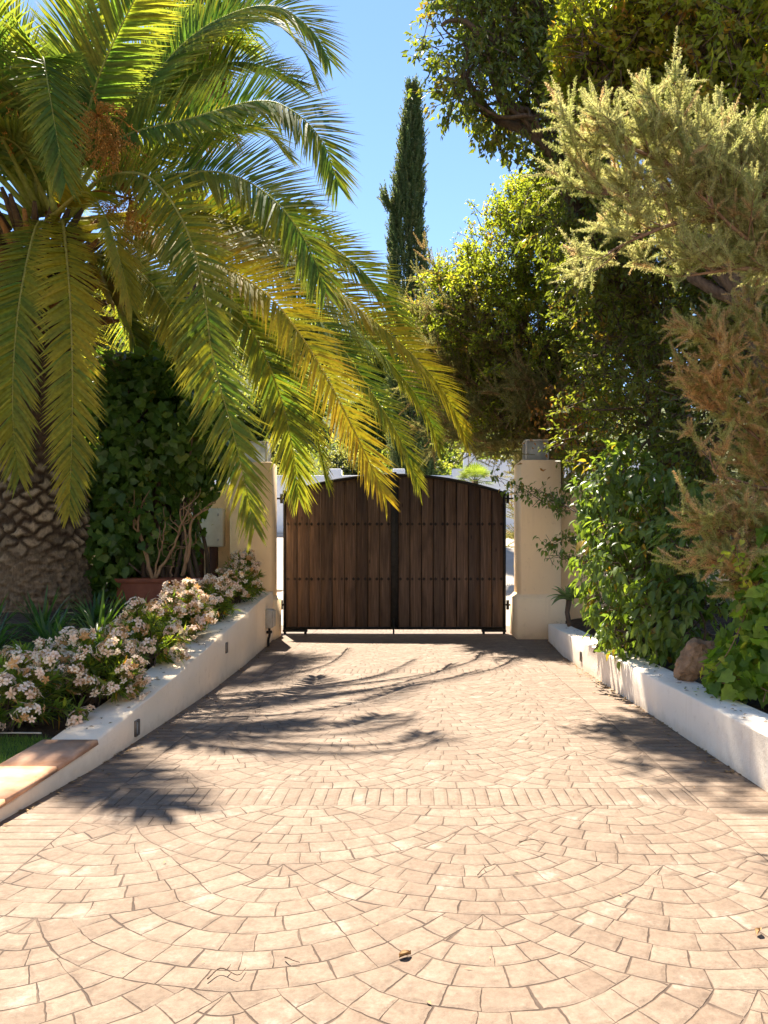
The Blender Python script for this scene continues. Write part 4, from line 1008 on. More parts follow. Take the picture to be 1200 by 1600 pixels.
heather('olive feathery heather hanging beside the bay tree above the gate', (2.2, 12.0, .1), [
    [(2.2, 12.0, .1), W(850,640,11.6), W(760,560,11.5), W(700,500,11.5), W(665,470,11.5)],
    [(2.2, 12.0, .1), W(820,600,12.0), W(740,500,12.1), W(690,450,12.2), W(652,432,12.3)], [(2.2, 12.0, .1), W(820,620,12.0), W(740,550,12.1), W(690,520,12.2), W(655,505,12.3)],
    [(2.2, 12.0, .1), W(820,650,12.0), W(750,610,12.0), W(700,595,12.1), W(668,600,12.1)], [(2.2, 12.0, .1), W(830,680,11.9), W(770,660,11.8), W(720,670,11.8), W(690,685,11.8)],
    [(2.2, 12.0, .1), W(840,660,11.6), W(760,610,11.5), W(700,570,11.5), W(672,560,11.5)],
    [(2.2, 12.0, .1), W(840,680,11.5), W(780,650,11.4), W(740,650,11.4), W(720,660,11.4)],
    [(2.2, 12.0, .1), W(860,700,11.4), W(800,690,11.2), W(770,690,11.2), W(745,700,11.2)],
    [(2.2, 12.0, .1), W(850,640,11.5), W(790,560,11.3), W(760,520,11.3), W(720,520,11.3)],
    [(2.2, 12.0, .1), W(870,690,11.2), W(840,640,10.9), W(810,640,10.8), W(790,670,10.8)],
    [(2.2, 12.0, .1), W(880,690,11.0), W(880,620,10.6), W(850,600,10.6), W(830,620,10.5)]], 43, FEA, 26, (-.15, 0, .15), .30, .45, .045, per=120, nw=.009, pL=.42, npl=14, pup=.5)

# broad leaved shrub with drooping leaves in front of the pillar
def viburnum():
    rng = np.random.default_rng(51); base = (2.35, 7.6, .25)
    root = thing('viburnum_shrub', 'broad leaved green shrub with drooping oval leaves spilling over the white kerb wall', 'shrub', base)
    wd = MB(); bl = [(W(985,790,7.6), (.55,.6,.55)), (W(1010,880,7.0), (.55,.6,.55)), (W(990,930,7.3), (.42,.5,.5)), (W(1040,960,6.4), (.36,.4,.38)), (W(1060,820,7.0), (.42,.5,.5)),
         (W(965,845,8.0), (.38,.45,.5)), (W(980,740,7.8), (.42,.5,.3)), (W(1000,990,6.6), (.35,.35,.22)), (W(1080,890,6.3), (.30,.35,.38)), (W(1085,960,6.1), (.24,.3,.26))]
    P, O = crown_points(rng, bl, 34, (.45, 1.0), .25)
    keep = P[:, 2] > .30; P, O = P[keep], O[keep]
    ext = []
    for pts in ([(900,790,8.8),(860,790,9.6),(820,765,9.9),(790,750,10.0),(770,745,10.1)], [(900,800,8.8),(850,770,9.8),(800,770,10.0)], [(930,850,8.6),(890,840,9.2),(860,850,9.3),(850,845,9.3)], [(930,880,8.4),(890,870,9.0),(858,868,9.1)],
                [(920,740,9.0),(890,760,9.4),(870,800,9.4)]):
        q = spline([W(*p) for p in pts], 22); wd.tube(q, np.linspace(.010, .003, 22), 5); ext.append(q[5:])
    E = np.concatenate(ext); EO = unit(rng.normal(size=E.shape)*.6 + np.array([-.3, 0, .2]))
    E = E + rng.normal(size=E.shape)*.025
    P = np.concatenate([P, E]); O = np.concatenate([O, EO]); n = len(P); per = 7
    tw = unit(O*.8 + rng.normal(size=(n, 3))*.4 + np.array([0, 0, .15]))
    p = P[:, None] + rng.normal(size=(n, per, 3))*.035 + tw[:, None]*(rng.random((n, per, 1))*.10)
    d = unit(O[:, None]*.45 + rng.normal(size=(n, per, 3))*.45 + np.array([0, 0, -.75]))
    nn = unit(O[:, None]*.9 + rng.normal(size=(n, per, 3))*.35 + np.array([0, 0, .5]))
    sz = np.where(np.arange(n) >= n-len(E), .075, .112)[:, None]*(.6+.6*rng.random((n, per)))
    pal = [(6, (.08, .135, .03), (.12, .18, .04)), (3, (.13, .19, .04), (.18, .24, .055)), (.25, (.35, .22, .04), (.36, .12, .03))]
    c = pick(rng, pal, n)[:, None]*.5 + pick(rng, pal, n*per).reshape(n, per, 3)*.5
    V, F, m = leaf_vf(p.reshape(-1, 3), d.reshape(-1, 3), nn.reshape(-1, 3), sz.ravel(), sz.ravel()*.50, 'ovate')
    build('foliage', V, [F], M['glossy_leaf'], root, np.repeat(c.reshape(-1, 3), m, 0))
    for cc, r in bl:
        for k in range(7):
            q = wob(rng, np.array(base) + rng.normal(size=3)*np.array([.25, .6, 0]), np.array(cc) + rng.normal(size=3)*np.array(r)*.45, 6, .08, .05)
            wd.tube(q, np.linspace(.014, .004, len(q)), 5)
    tv, tf = twig_vf(P - tw*.12, P + tw*.10, .004, .0015); wd.add(tv, [tf])
    wd.build('stems', M['bark'], root); rebase(root)
viburnum()

# ivy on the kerb wall side
def ivy_leaves(rng, P, O, sz, pal, down=.55, flat=.9):
    n = len(P); d = unit(rng.normal(size=(n, 3))*.45 + np.array([0, 0, -down]) + O*.25); nn = unit(O*flat + rng.normal(size=(n, 3))*.32 + np.array([0, 0, .25]))
    L = sz*(.55+.75*rng.random(n)); c = pick(rng, pal, n)
    V, F, m = leaf_vf(P, d, nn, L, L*1.05, 'ivy'); return V, F, np.repeat(c, m, 0)
def ivy_patch():
    rng = np.random.default_rng(61); base = (2.3, 4.6, .3); root = thing('ivy_patch', 'bright green ivy with lobed leaves trailing over the end of the kerb wall', 'ivy', base)
    bl = [(W(1165,1050,4.9), (.24,.34,.15)), (W(1205,1020,4.9), (.28,.35,.24)), (W(1205,950,4.7), (.16,.25,.26)), (W(1125,1066,4.95), (.10,.15,.07)), (W(1225,880,4.8), (.16,.25,.22)), (W(1260,1010,4.6), (.3,.4,.35))]
    P, O = crown_points(rng, bl, 260, (.75, 1.05), .25); k = (P[:, 2] > .28) & (P[:, 0] > 1.80); P, O = P[k], O[k]
    wd = MB(); sp = []
    for pts in ([(1190,900,4.8),(1165,960,4.7),(1140,1015,4.7),(1120,1040,4.75),(1095,1060,4.85)], [(1200,850,4.7),(1165,880,4.7),(1140,860,4.7),(1120,880,4.7)], [(1150,1080,4.85),(1125,1084,4.9),(1100,1083,5.0),(1075,1080,5.12)], [(1190,940,4.7),(1160,900,4.65),(1150,850,4.65)]):
        q = spline([W(*p) for p in pts], 18); wd.tube(q, np.linspace(.005, .002, 18), 5); sp.append(q[3:])
    E = np.concatenate(sp); E = E + rng.normal(size=E.shape)*.012
    pal = [(5, (.10, .18, .028), (.15, .24, .04)), (3, (.17, .26, .04), (.22, .31, .055)), (.4, (.30, .32, .06), (.34, .30, .08))]
    V, F, C = ivy_leaves(rng, P, O, .085, pal, .35)
    V2, F2, C2 = ivy_leaves(rng, E, unit(rng.normal(size=E.shape)*.4 + np.array([-.3, -.5, .5])), .05, [(1, (.20, .27, .04), (.34, .36, .07))], .3)
    build('foliage', np.concatenate([V, V2]), [F, F2 + len(V)], M['leaf'], root, np.concatenate([C, C2]))
    for k in range(14):
        q = wob(rng, np.array(base)+rng.normal(size=3)*np.array([.15, .3, .02]), P[rng.integers(len(P))], 6, .08, .1); wd.tube(q, .004, 5)
    wd.build('stems', M['red_twig'], root); rebase(root)
ivy_patch()
def ivy_mound():
    rng = np.random.default_rng(62); base = (-2.95, 9.3, .7); root = thing('ivy_mound', 'tall dark green ivy covered mound behind the bare shrubs', 'ivy', base)
    bl = [(W(240,660,9.2), (.72,.62,.70)), (W(180,690,9.0), (.52,.6,.75)), (W(300,690,9.3), (.45,.55,.50)), (W(215,800,9.2), (.70,.62,.75)), (W(165,850,8.9), (.40,.5,.75)), (W(290,735,9.4), (.42,.5,.40)), (W(255,590,9.3), (.42,.5,.32)), (W(190,590,9.3), (.35,.5,.28)), (W(235,870,9.5), (.6,.4,.5))]
    P, O = crown_points(rng, bl, 190, (.80, 1.04), .22, 1.6)
    pal = [(6, (.055, .115, .022), (.08, .155, .03)), (3, (.10, .18, .034), (.14, .22, .045)), (.25, (.18, .22, .03), (.22, .22, .05))]
    V, F, C = ivy_leaves(rng, P, O, .115, pal)
    P2, O2 = crown_points(rng, [(c, tuple(np.array(r)*.72)) for c, r in bl], 60, (.8, 1.0), .2)
    V2, F2, C2 = ivy_leaves(rng, P2, O2, .13, pal)
    build('foliage', np.concatenate([V, V2]), [F, F2 + len(V)], M['glossy_leaf'], root, np.concatenate([C, C2]))
    wd = MB()
    for c, r in bl:
        for k in range(5):
            q = wob(rng, np.array(base)+rng.normal(size=3)*np.array([.2, .15, 0]), np.array(c)+rng.normal(size=3)*np.array(r)*.4, 6, .08, .04); wd.tube(q, np.linspace(.03, .008, len(q)), 5)
    wd.build('stems', M['bark'], root); rebase(root)
ivy_mound()

# ------------------------------------------------------------------ rock and rosette
def rock():
    rng = np.random.default_rng(5); nu, nv = 72, 44; V = []
    for j in range(nv):
        for i in range(nu):
            a = 2*math.pi*i/nu; b = math.pi*(j+.5)/nv - math.pi/2
            d = Vector((math.cos(a)*math.cos(b), math.sin(a)*math.cos(b), math.sin(b)))
            k = 1 + .30*mnoise.noise(d*1.4 + Vector((3, 1, 0))) + .12*mnoise.noise(d*4) + .05*mnoise.noise(d*10)
            k *= 1 - .10*max(0, abs(d.x+.3*d.z)-.55)
            k += .035*mnoise.noise(d*19) + .05*abs(mnoise.noise(d*7 + Vector((9, 2, 4)))); V.append((d.x*.115*k, d.y*.105*k, d.z*.165*k))
    V = np.array(V); c, s = math.cos(.75), math.sin(.75); V[:, 0], V[:, 2] = V[:, 0]*c + V[:, 2]*s, -V[:, 0]*s + V[:, 2]*c
    F = [(j*nu+i, j*nu+(i+1) % nu, (j+1)*nu+(i+1) % nu, (j+1)*nu+i) for j in range(nv-1) for i in range(nu)] + [list(range(nu))[::-1], [(nv-1)*nu+i for i in range(nu)]]
    o = build('rock', V, [F], M['rock'], smooth=True); o.location = tuple(W(1086,1032,5.45)); tag(o, 'ochre rock leaning on the kerb wall between shrub and ivy', 'rock')
rock()
def strap_plant(name, label, base, n, L, wd, seed, pal, cat, group=None, up=1.0, mat='glossy_leaf', stem=False):
    rng = np.random.default_rng(seed); root = thing(name, label, cat, base, group); mb = MB(); b = np.array(base, float)
    for k in range(n):
        a = rng.random()*6.283; e = rng.uniform(.35, 1.35)*up; l = L*rng.uniform(.6, 1.1); h = np.array([math.cos(a), math.sin(a), 0]); s = np.array([-h[1], h[0], 0])
        c = pick(rng, pal, 1)[0]; p = b + h*.02 + rng.normal(size=3)*.015*np.array([1, 1, 0]); pts = []
        for t in np.linspace(0, 1, 7):
            q = p + (h*math.cos(e)*t + np.array([0, 0, math.sin(e)*t - .55*t*t*math.cos(e)*1.1]))*l
            w = wd*.5*min(1, .55+t*1.5)*(1-t**3.0); pts += [q - s*w + (0, 0, w*.5), q, q + s*w + (0, 0, w*.5)]
        F = []
        for i in range(6):
            F += [(i*3, i*3+1, i*3+4, i*3+3), (i*3+1, i*3+2, i*3+5, i*3+4)]
        mb.add(pts, [np.array(F)], c)
    mb.build('leaves', M[mat], root)
    if stem:
        sm = MB(); sm.tube([b + (0, 0, -.32), b + (-.03, 0, -.15), b + (0, 0, .03)], [.03, .03, .035], 8); sm.build('stem', M['bark'], root)
    rebase(root); return root
GRN = [(5, (.05, .10, .02), (.08, .14, .03)), (2, (.12, .18, .035), (.17, .22, .05))]
DGR = [(5, (.035, .085, .03), (.06, .125, .04)), (1, (.07, .12, .03), (.1, .15, .04))]
strap_plant('agave_rosette', 'pale green rosette plant on a short stem at the foot of the gate pillar', W(890,938,9.5), 30, .32, .075, 71, [(4, (.16, .23, .11), (.24, .30, .16)), (2, (.10, .17, .06), (.15, .2, .08))], 'plant', stem=True)
for k, (x, y, L, lab, pal) in enumerate([
    (-2.72, 6.6, .62, 'sunlit strap leaved clump rising behind the oleanders near the planter', GRN), (-3.25, 6.7, .55, 'dark strap leaved clump in front of the middle of the palm trunk', DGR),
    (-2.95, 6.2, .52, 'dark strap leaved clump between palm trunk and oleanders', DGR), (-3.55, 6.4, .55, 'dark strap leaved clump at the outer side of the palm trunk base', DGR),
    (-2.62, 5.9, .48, 'strap leaved clump close behind the pink oleander blooms', GRN), (-2.75, 7.4, .45, 'small strap leaved clump in front of the terracotta planter', DGR),
    (-3.2, 5.75, .5, 'dark strap leaved clump at the left edge behind the first oleander', DGR), (-3.05, 7.3, .5, 'dark strap leaved clump tucked against the right foot of the palm trunk', DGR)]):
    strap_plant('strap_leaf_plant', lab, (x, y, float(lsoil(x, y))), 60, L, .026, 80+k, pal, 'plant', 'strap leaved plants under the palm')

# ------------------------------------------------------------------ planter and bare shrubs
pr = thing('planter', 'long terracotta planter box below the ivy mound', 'planter', (-2.85, 8.75, float(lsoil(-2.85, 8.7))))
z0 = float(lsoil(-2.85, 8.7)); mb = MB(); X0, X1, Y0, Y1, zt = -3.32, -2.35, 8.55, 8.92, .90
for q in ((X0, X1, Y0, Y0+.03), (X0, X1, Y1-.03, Y1), (X0, X0+.03, Y0+.031, Y1-.031), (X1-.03, X1, Y0+.031, Y1-.031)): mb.box(q[0], q[1], q[2], q[3], z0-.05, zt-.05, .004)
mb.build('body', M['pot'], pr)
mb = MB()
for q in ((X0-.02, X1+.02, Y0-.02, Y0+.035), (X0-.02, X1+.02, Y1-.035, Y1+.02), (X0-.02, X0+.035, Y0+.036, Y1-.036), (X1-.035, X1+.02, Y0+.036, Y1-.036)): mb.box(q[0], q[1], q[2], q[3], zt-.049, zt, .006)
mb.build('rim', M['pot'], pr)
MB().box(X0+.031, X1-.031, Y0+.036, Y1-.036, z0, zt-.035).build('potting_soil', M['soil'], pr); rebase(pr)
def bare_shrub(label, base, stems, seed):
    rng = np.random.default_rng(seed); root = thing('bare_shrub', label, 'shrub', base, 'bare shrubs in the planter'); mb = MB()
    for pts, r in stems:
        q = spline(pts, 14); q[1:-1] += rng.normal(size=(12, 3))*.008; mb.tube(q, np.linspace(r, r*.45, 14), 7)
        for k in range(5):
            i = rng.integers(5, 14); d = unit(rng.normal(size=3)*.7 + np.array([0, -.1, .8])); l = rng.uniform(.1, .3)
            s = spline([q[i], q[i]+d*l*.5+rng.normal(size=3)*.03, q[i]+d*l], 8); mb.tube(s, np.linspace(r*.4, .004, 8), 5)
    mb.build('branches', M['pale_bark'], root, True)
    lp = []
    for pts, r in stems: lp.append(np.array(pts[-1]) + rng.normal(size=(8, 3))*.10)
    lp = np.concatenate(lp); O = unit(rng.normal(size=lp.shape)+np.array([0, 0, .5]))
    V, F, C = ivy_leaves(rng, lp, O, .05, [(1, (.10, .14, .03), (.2, .2, .06))]); build('foliage', V, [F], M['leaf'], root, C)
    rebase(root)
bY = 8.72
bare_shrub('bare tan shrub with forked upright branches at the ivy end of the planter', W(238,905,bY), [
    ([W(238,905,bY), W(228,860,bY), W(215,830,bY), W(205,808,bY), W(192,795,bY)], .017), ([W(238,905,bY), W(226,860,bY), W(216,810,bY), W(226,782,bY)], .020),
    ([W(240,905,bY), W(248,870,bY), W(256,840,bY), W(258,815,bY)], .014)], 1)
bare_shrub('bare tan shrub with tangled leaning branches at the meter box end of the planter', W(262,905,bY), [
    ([W(242,905,bY), W(268,862,bY), W(280,832,bY), W(296,790,bY)], .020), ([W(285,900,bY), W(296,855,bY), W(300,815,bY), W(326,795,bY)], .024), ([W(285,900,bY), W(292,850,bY), W(282,800,bY), W(300,785,bY)], .016),
    ([W(266,902,bY), W(272,875,bY), W(275,860,bY)], .010)], 2)

# ------------------------------------------------------------------ oleanders
def flower_head_mesh(seed):
    rng = np.random.default_rng(seed); mb = MB(); nfl = 22
    for k in range(nfl):
        d = unit(rng.normal(size=3) + np.array([0, 0, .55])); c = d*np.array([.08, .08, .055])*(.55+.65*rng.random()); ax = unit(d + rng.normal(size=3)*.4)
        s = unit(np.cross(ax, [0.3, .2, 1.0])); u = np.cross(s, ax); r = .024*(.8+.4*rng.random())
        pk = rng.random(); wilt = rng.random() < .22
        col = np.array([.96, .70, .54])*(1-pk) + np.array([.97, .89, .70])*pk
        if wilt: col = np.array([.58, .33, .13])
        th = np.array([.68, .42, .20])
        for j in range(5):
            a = 2*math.pi*j/5 + rng.random()*.2; o = s*math.cos(a) + u*math.sin(a); w = np.cross(ax, o)
            V = [c, c + o*r*.6 - w*r*.34 + ax*r*.22, c + o*r*.6 + w*r*.34 + ax*r*.22, c + o*r*1.15 + w*r*.18 + ax*r*.10, c + o*r*1.1 - w*r*.22 + ax*r*.12]
            mb.add(V, [np.array([(0, 1, 2), (1, 4, 3), (1, 3, 2)])], np.array([th, col, col, col, col]))
        mb.tube([c*.2 + (0, 0, -.03), c - ax*.004], [.002, .0025], 4, (.20, .20, .05))
    o = mb.build('flower_head', M['petal']); me = o.data; bpy.data.objects.remove(o); return me
FH = [flower_head_mesh(100+k) for k in range(5)]
def oleander(label, c, rad, nst, heads, seed):
    rng = np.random.default_rng(seed); gz = float(lsoil(c[0], c[1])); base = np.array([c[0], c[1], gz]); root = thing('oleander', label, 'flowering shrub', base, 'oleanders along the bed wall')
    rad = np.array(rad); wd = MB(); LV, LF, LC, n0 = [], [], [], 0
    tips = []
    for k in range(nst):
        d = unit(rng.normal(size=3)*np.array([1, 1, .7]) + np.array([0, 0, .65])); e = np.array([0, 0, rad[2]*.45]) + d*rad*(.70+.35*rng.random())
        if e[2] < .05: e[2] = .05 + .06*rng.random()
        if base[0] + e[0] > float(wx(base[1]+e[1])) + .06: e[0] = float(wx(base[1]+e[1])) + .02 - base[0]
        q = spline([rng.normal(size=3)*np.array([.05, .08, 0]), e*.55 + np.array([0, 0, .06]), e], 10); wd.tube(q + base, np.linspace(.006, .003, 10), 4)
        dd = unit(q[-1]-q[-3]); m = 34
        t = rng.random(m)**.7*.62 + .38; i = np.minimum((t*9).astype(int), 8); p = q[i] + (q[i+1]-q[i])*((t*9-i)[:, None])
        ld = unit(dd*.55 + rng.normal(size=(m, 3))*.6 + np.array([0, 0, .15])); nn = unit(rng.normal(size=(m, 3))*.5 + np.array([0, 0, 1]))
        L = .105*(.6+.6*rng.random(m)); c_ = pick(rng, [(5, (.085, .14, .03), (.13, .19, .04)), (3, (.17, .22, .04), (.23, .27, .05)), (.35, (.36, .26, .04), (.36, .16, .04))], m)
        V, F, kk = leaf_vf(p + base, ld, nn, L, L*.20, 'lance'); LV.append(V); LF.append(F + n0); n0 += len(V); LC.append(np.repeat(c_, kk, 0)); tips.append((q[-1], dd))
    wd.build('stems', M['bark'], root); build('foliage', np.concatenate(LV), LF, M['leaf'], root, np.concatenate(LC))
    order = sorted(range(len(tips)), key=lambda i: -(tips[i][0][2] - .5*tips[i][0][1] + .5*tips[i][0][0] + .15*rng.random()))
    rebase(root); used = []
    for i in order:
        p = tips[i][0] + tips[i][1]*.03
        if all(np.linalg.norm(p-u_) > .105 for u_ in used):
            used.append(p); o = bpy.data.objects.new('flower_head', FH[rng.integers(len(FH))]); COL.objects.link(o); o.parent = root
            o.location = tuple(p); s = rng.uniform(.75, 1.2); o.scale = (s, s, s*.9); o.rotation_euler = (rng.normal()*.4, rng.normal()*.4, rng.random()*6.28)
            if len(used) >= heads: break
for k, (x, y, rad, ns, hd, lab) in enumerate([
    (-2.42, 4.62, (.42, .36, .27), 58, 15, 'pale pink oleander nearest the terracotta coping, with loose faded blooms'), (-2.12, 5.15, (.34, .34, .30), 56, 17, 'full pink oleander second from the terracotta coping, leaning over the wall top'),
    (-2.62, 5.25, (.3, .3, .22), 36, 7, 'small pink oleander at the far left edge under the palm'),
    (-2.10, 6.0, (.30, .36, .34), 52, 16, 'dense pink oleander above the first step light'), (-2.06, 6.9, (.28, .38, .34), 52, 16, 'pink oleander in front of the planter'),
    (-2.04, 7.8, (.26, .36, .32), 44, 11, 'pink oleander beside the planter end'), (-2.12, 9.0, (.26, .42, .36), 46, 9, 'pink oleander below the meter box'), (-2.18, 9.75, (.26, .36, .42), 52, 9, 'green oleander with few blooms against the gate pillar')]):
    oleander(lab, (x, y), rad, ns, hd, 200+k)

# lawn blades and the thin edging pipe
def lawn_grass():
    rng = np.random.default_rng(8); n = 16000; x = rng.uniform(-3.4, -2.08, n); y = rng.uniform(3.2, 4.36, n); P = np.stack([x, y, lsoil(x, y) + .03], 1)
    d = unit(rng.normal(size=(n, 3))*.4 + np.array([0, 0, 1])); L = rng.uniform(.02, .045, n)
    V, F, m = leaf_vf(P, d, sphere_dirs(rng, n), L, .004, 'needle')
    tag(build('grass', V, [F], M['grass'], C=np.repeat(pick(rng, [(3, (.09, .17, .025), (.15, .25, .04))], n), m, 0)), 'short green lawn grass beside the terracotta coping', 'grass', kind='stuff')
lawn_grass()
tag(MB().tube(spline([(-3.6, 4.30, .17), (-2.7, 4.37, .16), (-2.35, 4.385, .165), (-2.12, 4.36, .17)], 24), .005, 8).build('edging_pipe', M['plastic'], None, True), 'thin pale pipe edging the lawn beside the coping tiles', 'pipe')

# ------------------------------------------------------------------ cypress and the hillside
def cypress():
    rng = np.random.default_rng(91); b = np.array([-.15, 23.0, float(hill(0, 23))]); root = thing('cypress', 'tall narrow dark cypress standing against the sky', 'tree', b)
    zt = 15.0; n = 4200; z = b[2] + .6 + (zt-b[2]-.6)*rng.random(n)**.9; t = (z-b[2])/(zt-b[2])
    rr = np.interp(t, [0, .2, .45, .7, .88, .96, 1], [.56, .62, .57, .44, .25, .13, .04]); a = rng.random(n)*6.283
    lump = np.array([1 + .45*mnoise.noise(Vector((math.cos(q)*1.3, math.sin(q)*1.3, w*.9))) for q, w in zip(a, z)])
    r = rr*lump*(.45 + .6*rng.random(n)**.5); P = np.stack([b[0] + .12*np.sin(z*.5) + r*np.cos(a), b[1] + r*np.sin(a), z], 1)
    D = unit(np.stack([np.cos(a)*.35, np.sin(a)*.35, np.full(n, 1.0)], 1) + rng.normal(size=(n, 3))*.16)
    # one stray branch
    q = spline([(b[0]-.2, b[1]-.1, 11.2), (b[0]-.55, b[1]-.2, 11.35), (b[0]-.72, b[1]-.2, 11.7)], 16); P = np.concatenate([P, np.repeat(q, 4, 0) + rng.normal(size=(64, 3))*.05]); D = np.concatenate([D, unit(np.array([-.3, 0, 1]) + rng.normal(size=(64, 3))*.3)])
    L = .42*(.6+.7*rng.random(len(P))); V, F, C = plume(rng, P, D, L, 40, .10, .034, [(5, (.055, .09, .035), (.09, .125, .048)), (2, (.13, .15, .07), (.18, .185, .09))])
    build('crown', V, [F], M['fine_leaf'], root, C)
    wd = MB(); wd.tube([b + (0, 0, -.2), b + (0, 0, 3), (b[0], b[1], 10), (b[0], b[1], zt-.5)], [.22, .17, .08, .02], 9)
    wd.tube(q, np.linspace(.035, .012, 16), 5); wd.build('trunk', M['bark'], root); rebase(root)
cypress()
HT = []
HP = [[(4, (.055, .085, .028), (.09, .12, .04)), (2, (.13, .15, .05), (.17, .18, .07))], [(4, (.09, .12, .03), (.14, .165, .045)), (2, (.17, .19, .05), (.2, .2, .07))], [(4, (.10, .11, .06), (.14, .15, .085)), (2, (.16, .165, .09), (.2, .19, .11))]]
HL = ['dark green round topped tree', 'bright green bushy tree', 'grey green olive like tree']
hsp = [(-14,34,0,3.2),(-9.5,31,1,2.6),(-6.5,33,0,2.6),(-4.4,29,1,2.2),(-2.6,34,2,2.6),(-.6,30,1,2.0),(1.0,36,0,2.6),(1.2,27,2,1.5),(3.0,31,1,2.2),(-18,44,2,3.6),(-12,46,1,3.2),(-7,48,0,3.4),(-2.5,46,1,3.2),(2,50,2,3.6),
       (-25,60,0,4.2),(-16,62,2,4.0),(-9,66,0,4.2),(-3,64,1,4.0),(4,68,0,4.4),(-30,76,1,4.6),(-17.5,74,0,4.0),(-11,80,2,4.4),(-4,82,0,4.6),(3,84,1,4.6),(8,40,0,3.0),(9,56,1,4),(12,72,0,4.6),(-36,66,2,4.5),(-22,50,1,3.4)]
hr = np.random.default_rng(77)
for k in range(44):
    y = hr.uniform(25, 84); x = hr.uniform(-.42, .12)*y; hsp.append((float(x), float(y), int(hr.integers(3)), float(hr.uniform(1.6, 2.6) + y*.022)))
where = ['far up the slope', 'halfway up the slope', 'just behind the street wall']
for k, (x, y, ty, s) in enumerate(hsp):
    z = float(hill(x, y)); g = where[0] if y > 58 else where[1] if y > 39 else where[2]
    lab = f'{HL[ty]} {g}'
    if len(HT) < 3 or not any(h[0] == ty for h in HT):
        rng = np.random.default_rng(300+k)
        bl = [(np.array([x, y, z]) + np.array([rng.normal()*.35, rng.normal()*.35, 1.05+rng.normal()*.25])*s/2.2, np.array([.62, .62, .5])*s/2.2*(.7+.5*rng.random())) for _ in range(8)]
        o = make_tree('hillside_tree', lab, 'tree', (x, y, z), bl, 310+k, M['bark'], M['leaf'], 26*(2.2/s)**2, 16, .24*s/2.2, .13*s/2.2, .075*s/2.2, 'leaf', HP[ty], .10*s/2.2, .5, (.3, 1.0), .3, group=f'{HL[ty]}s {g}', limb_n=4)
        HT.append((ty, o, s))
    else:
        h = next(q for q in HT if q[0] == ty); o = copy_tree(h[1]); o.location = (x, y, z); f = s/h[2]; o.scale = (f, f, f*random.uniform(.85, 1.15)); o.rotation_euler.z = random.random()*6.28
        o['label'] = lab; o['group'] = f'{HL[ty]}s {g}'

def scrub():
    rng = np.random.default_rng(78); n = 5200; y = 23 + 64*rng.random(n)**.8; x = rng.uniform(-.55, .22, n)*y; z = hill(x, y)
    P = np.stack([x, y, z], 1); s = y/40; per = 12; p = P[:, None] + rng.normal(size=(n, per, 3))*np.array([.35, .35, .18])*s[:, None, None] + np.array([0, 0, .15])
    d = unit(rng.normal(size=(n, per, 3)) + np.array([0, 0, .8])); L = (.26*s[:, None]*rng.uniform(.6, 1.3, (n, per))).ravel()
    pal = HP[0] + HP[1] + [(2, (.20, .19, .08), (.26, .23, .11))]; c = np.repeat(pick(rng, pal, n), per, 0)*.7 + pick(rng, pal, n*per)*.3
    V, F, m = leaf_vf(p.reshape(-1, 3), d.reshape(-1, 3), sphere_dirs(rng, n*per), L, L*.5, 'leaf')
    tag(build('scrub', V, [F], M['leaf'], C=np.repeat(c, m, 0)), 'mixed green and straw scrub covering the hillside', 'scrub', kind='stuff')
scrub()
def house():
    x, y = -22.8, 68.0; z = float(hill(x, y)); top = 21.6; root = thing('hillside_house', 'pale yellow house with blue shuttered windows far up the hillside', 'house', (x, y, z))
    m_w = simple_mat('house_render', (.66, .56, .36), (.74, .64, .44), 2, .9, .1); m_r = simple_mat('house_roof_tile', (.42, .26, .15), (.55, .36, .22), 8, .9, .3, 20, .05); m_s = simple_mat('window_frame_paint', (.75, .76, .78), (.82, .83, .85), 4, .6, 0); m_g = simple_mat('window_glass', (.10, .14, .22), (.16, .22, .32), 2, .15, 0, spec=.6)
    MB().box(x-4.2, x+4.2, y, y+7, z-1, top-1.0, .02).build('wall', m_w, root)
    a = MB(); e = .5
    a.add([(x-4.2-e, y-e, top-1.0), (x+4.2+e, y-e, top-1.0), (x+4.2+e, y+7+e, top-1.0), (x-4.2-e, y+7+e, top-1.0), (x-2, y+3.5, top+.5), (x+2, y+3.5, top+.5)], [[(3,2,1,0),(0,1,5,4),(2,3,4,5),(1,2,5),(3,0,4)]]); rf = a.build('roof', m_r, root)
    MB().box(x+1.4, x+1.9, y+3.0, y+3.5, top+.1, top+1.2, .02).build('chimney', m_w, rf)
    for wx_ in (-2.9, -.5, 2.0):
        w = MB(); x0 = x+wx_; zc = top-2.3
        for q in ((x0, x0+1.1, zc-.6, zc-.5), (x0, x0+1.1, zc+.5, zc+.6), (x0, x0+.1, zc-.5, zc+.5), (x0+1.0, x0+1.1, zc-.5, zc+.5), (x0+.5, x0+.6, zc-.5, zc+.5), (x0+.1, x0+.5, zc-.04, zc+.04), (x0+.6, x0+1.0, zc-.04, zc+.04)): w.box(q[0], q[1], y-.08, y-.005, q[2], q[3])
        fo = w.build('window', m_s, root); MB().box(x0+.1, x0+1.0, y-.03, y-.004, zc-.5, zc+.5).build('pane', m_g, fo)
    rebase(root)
house()
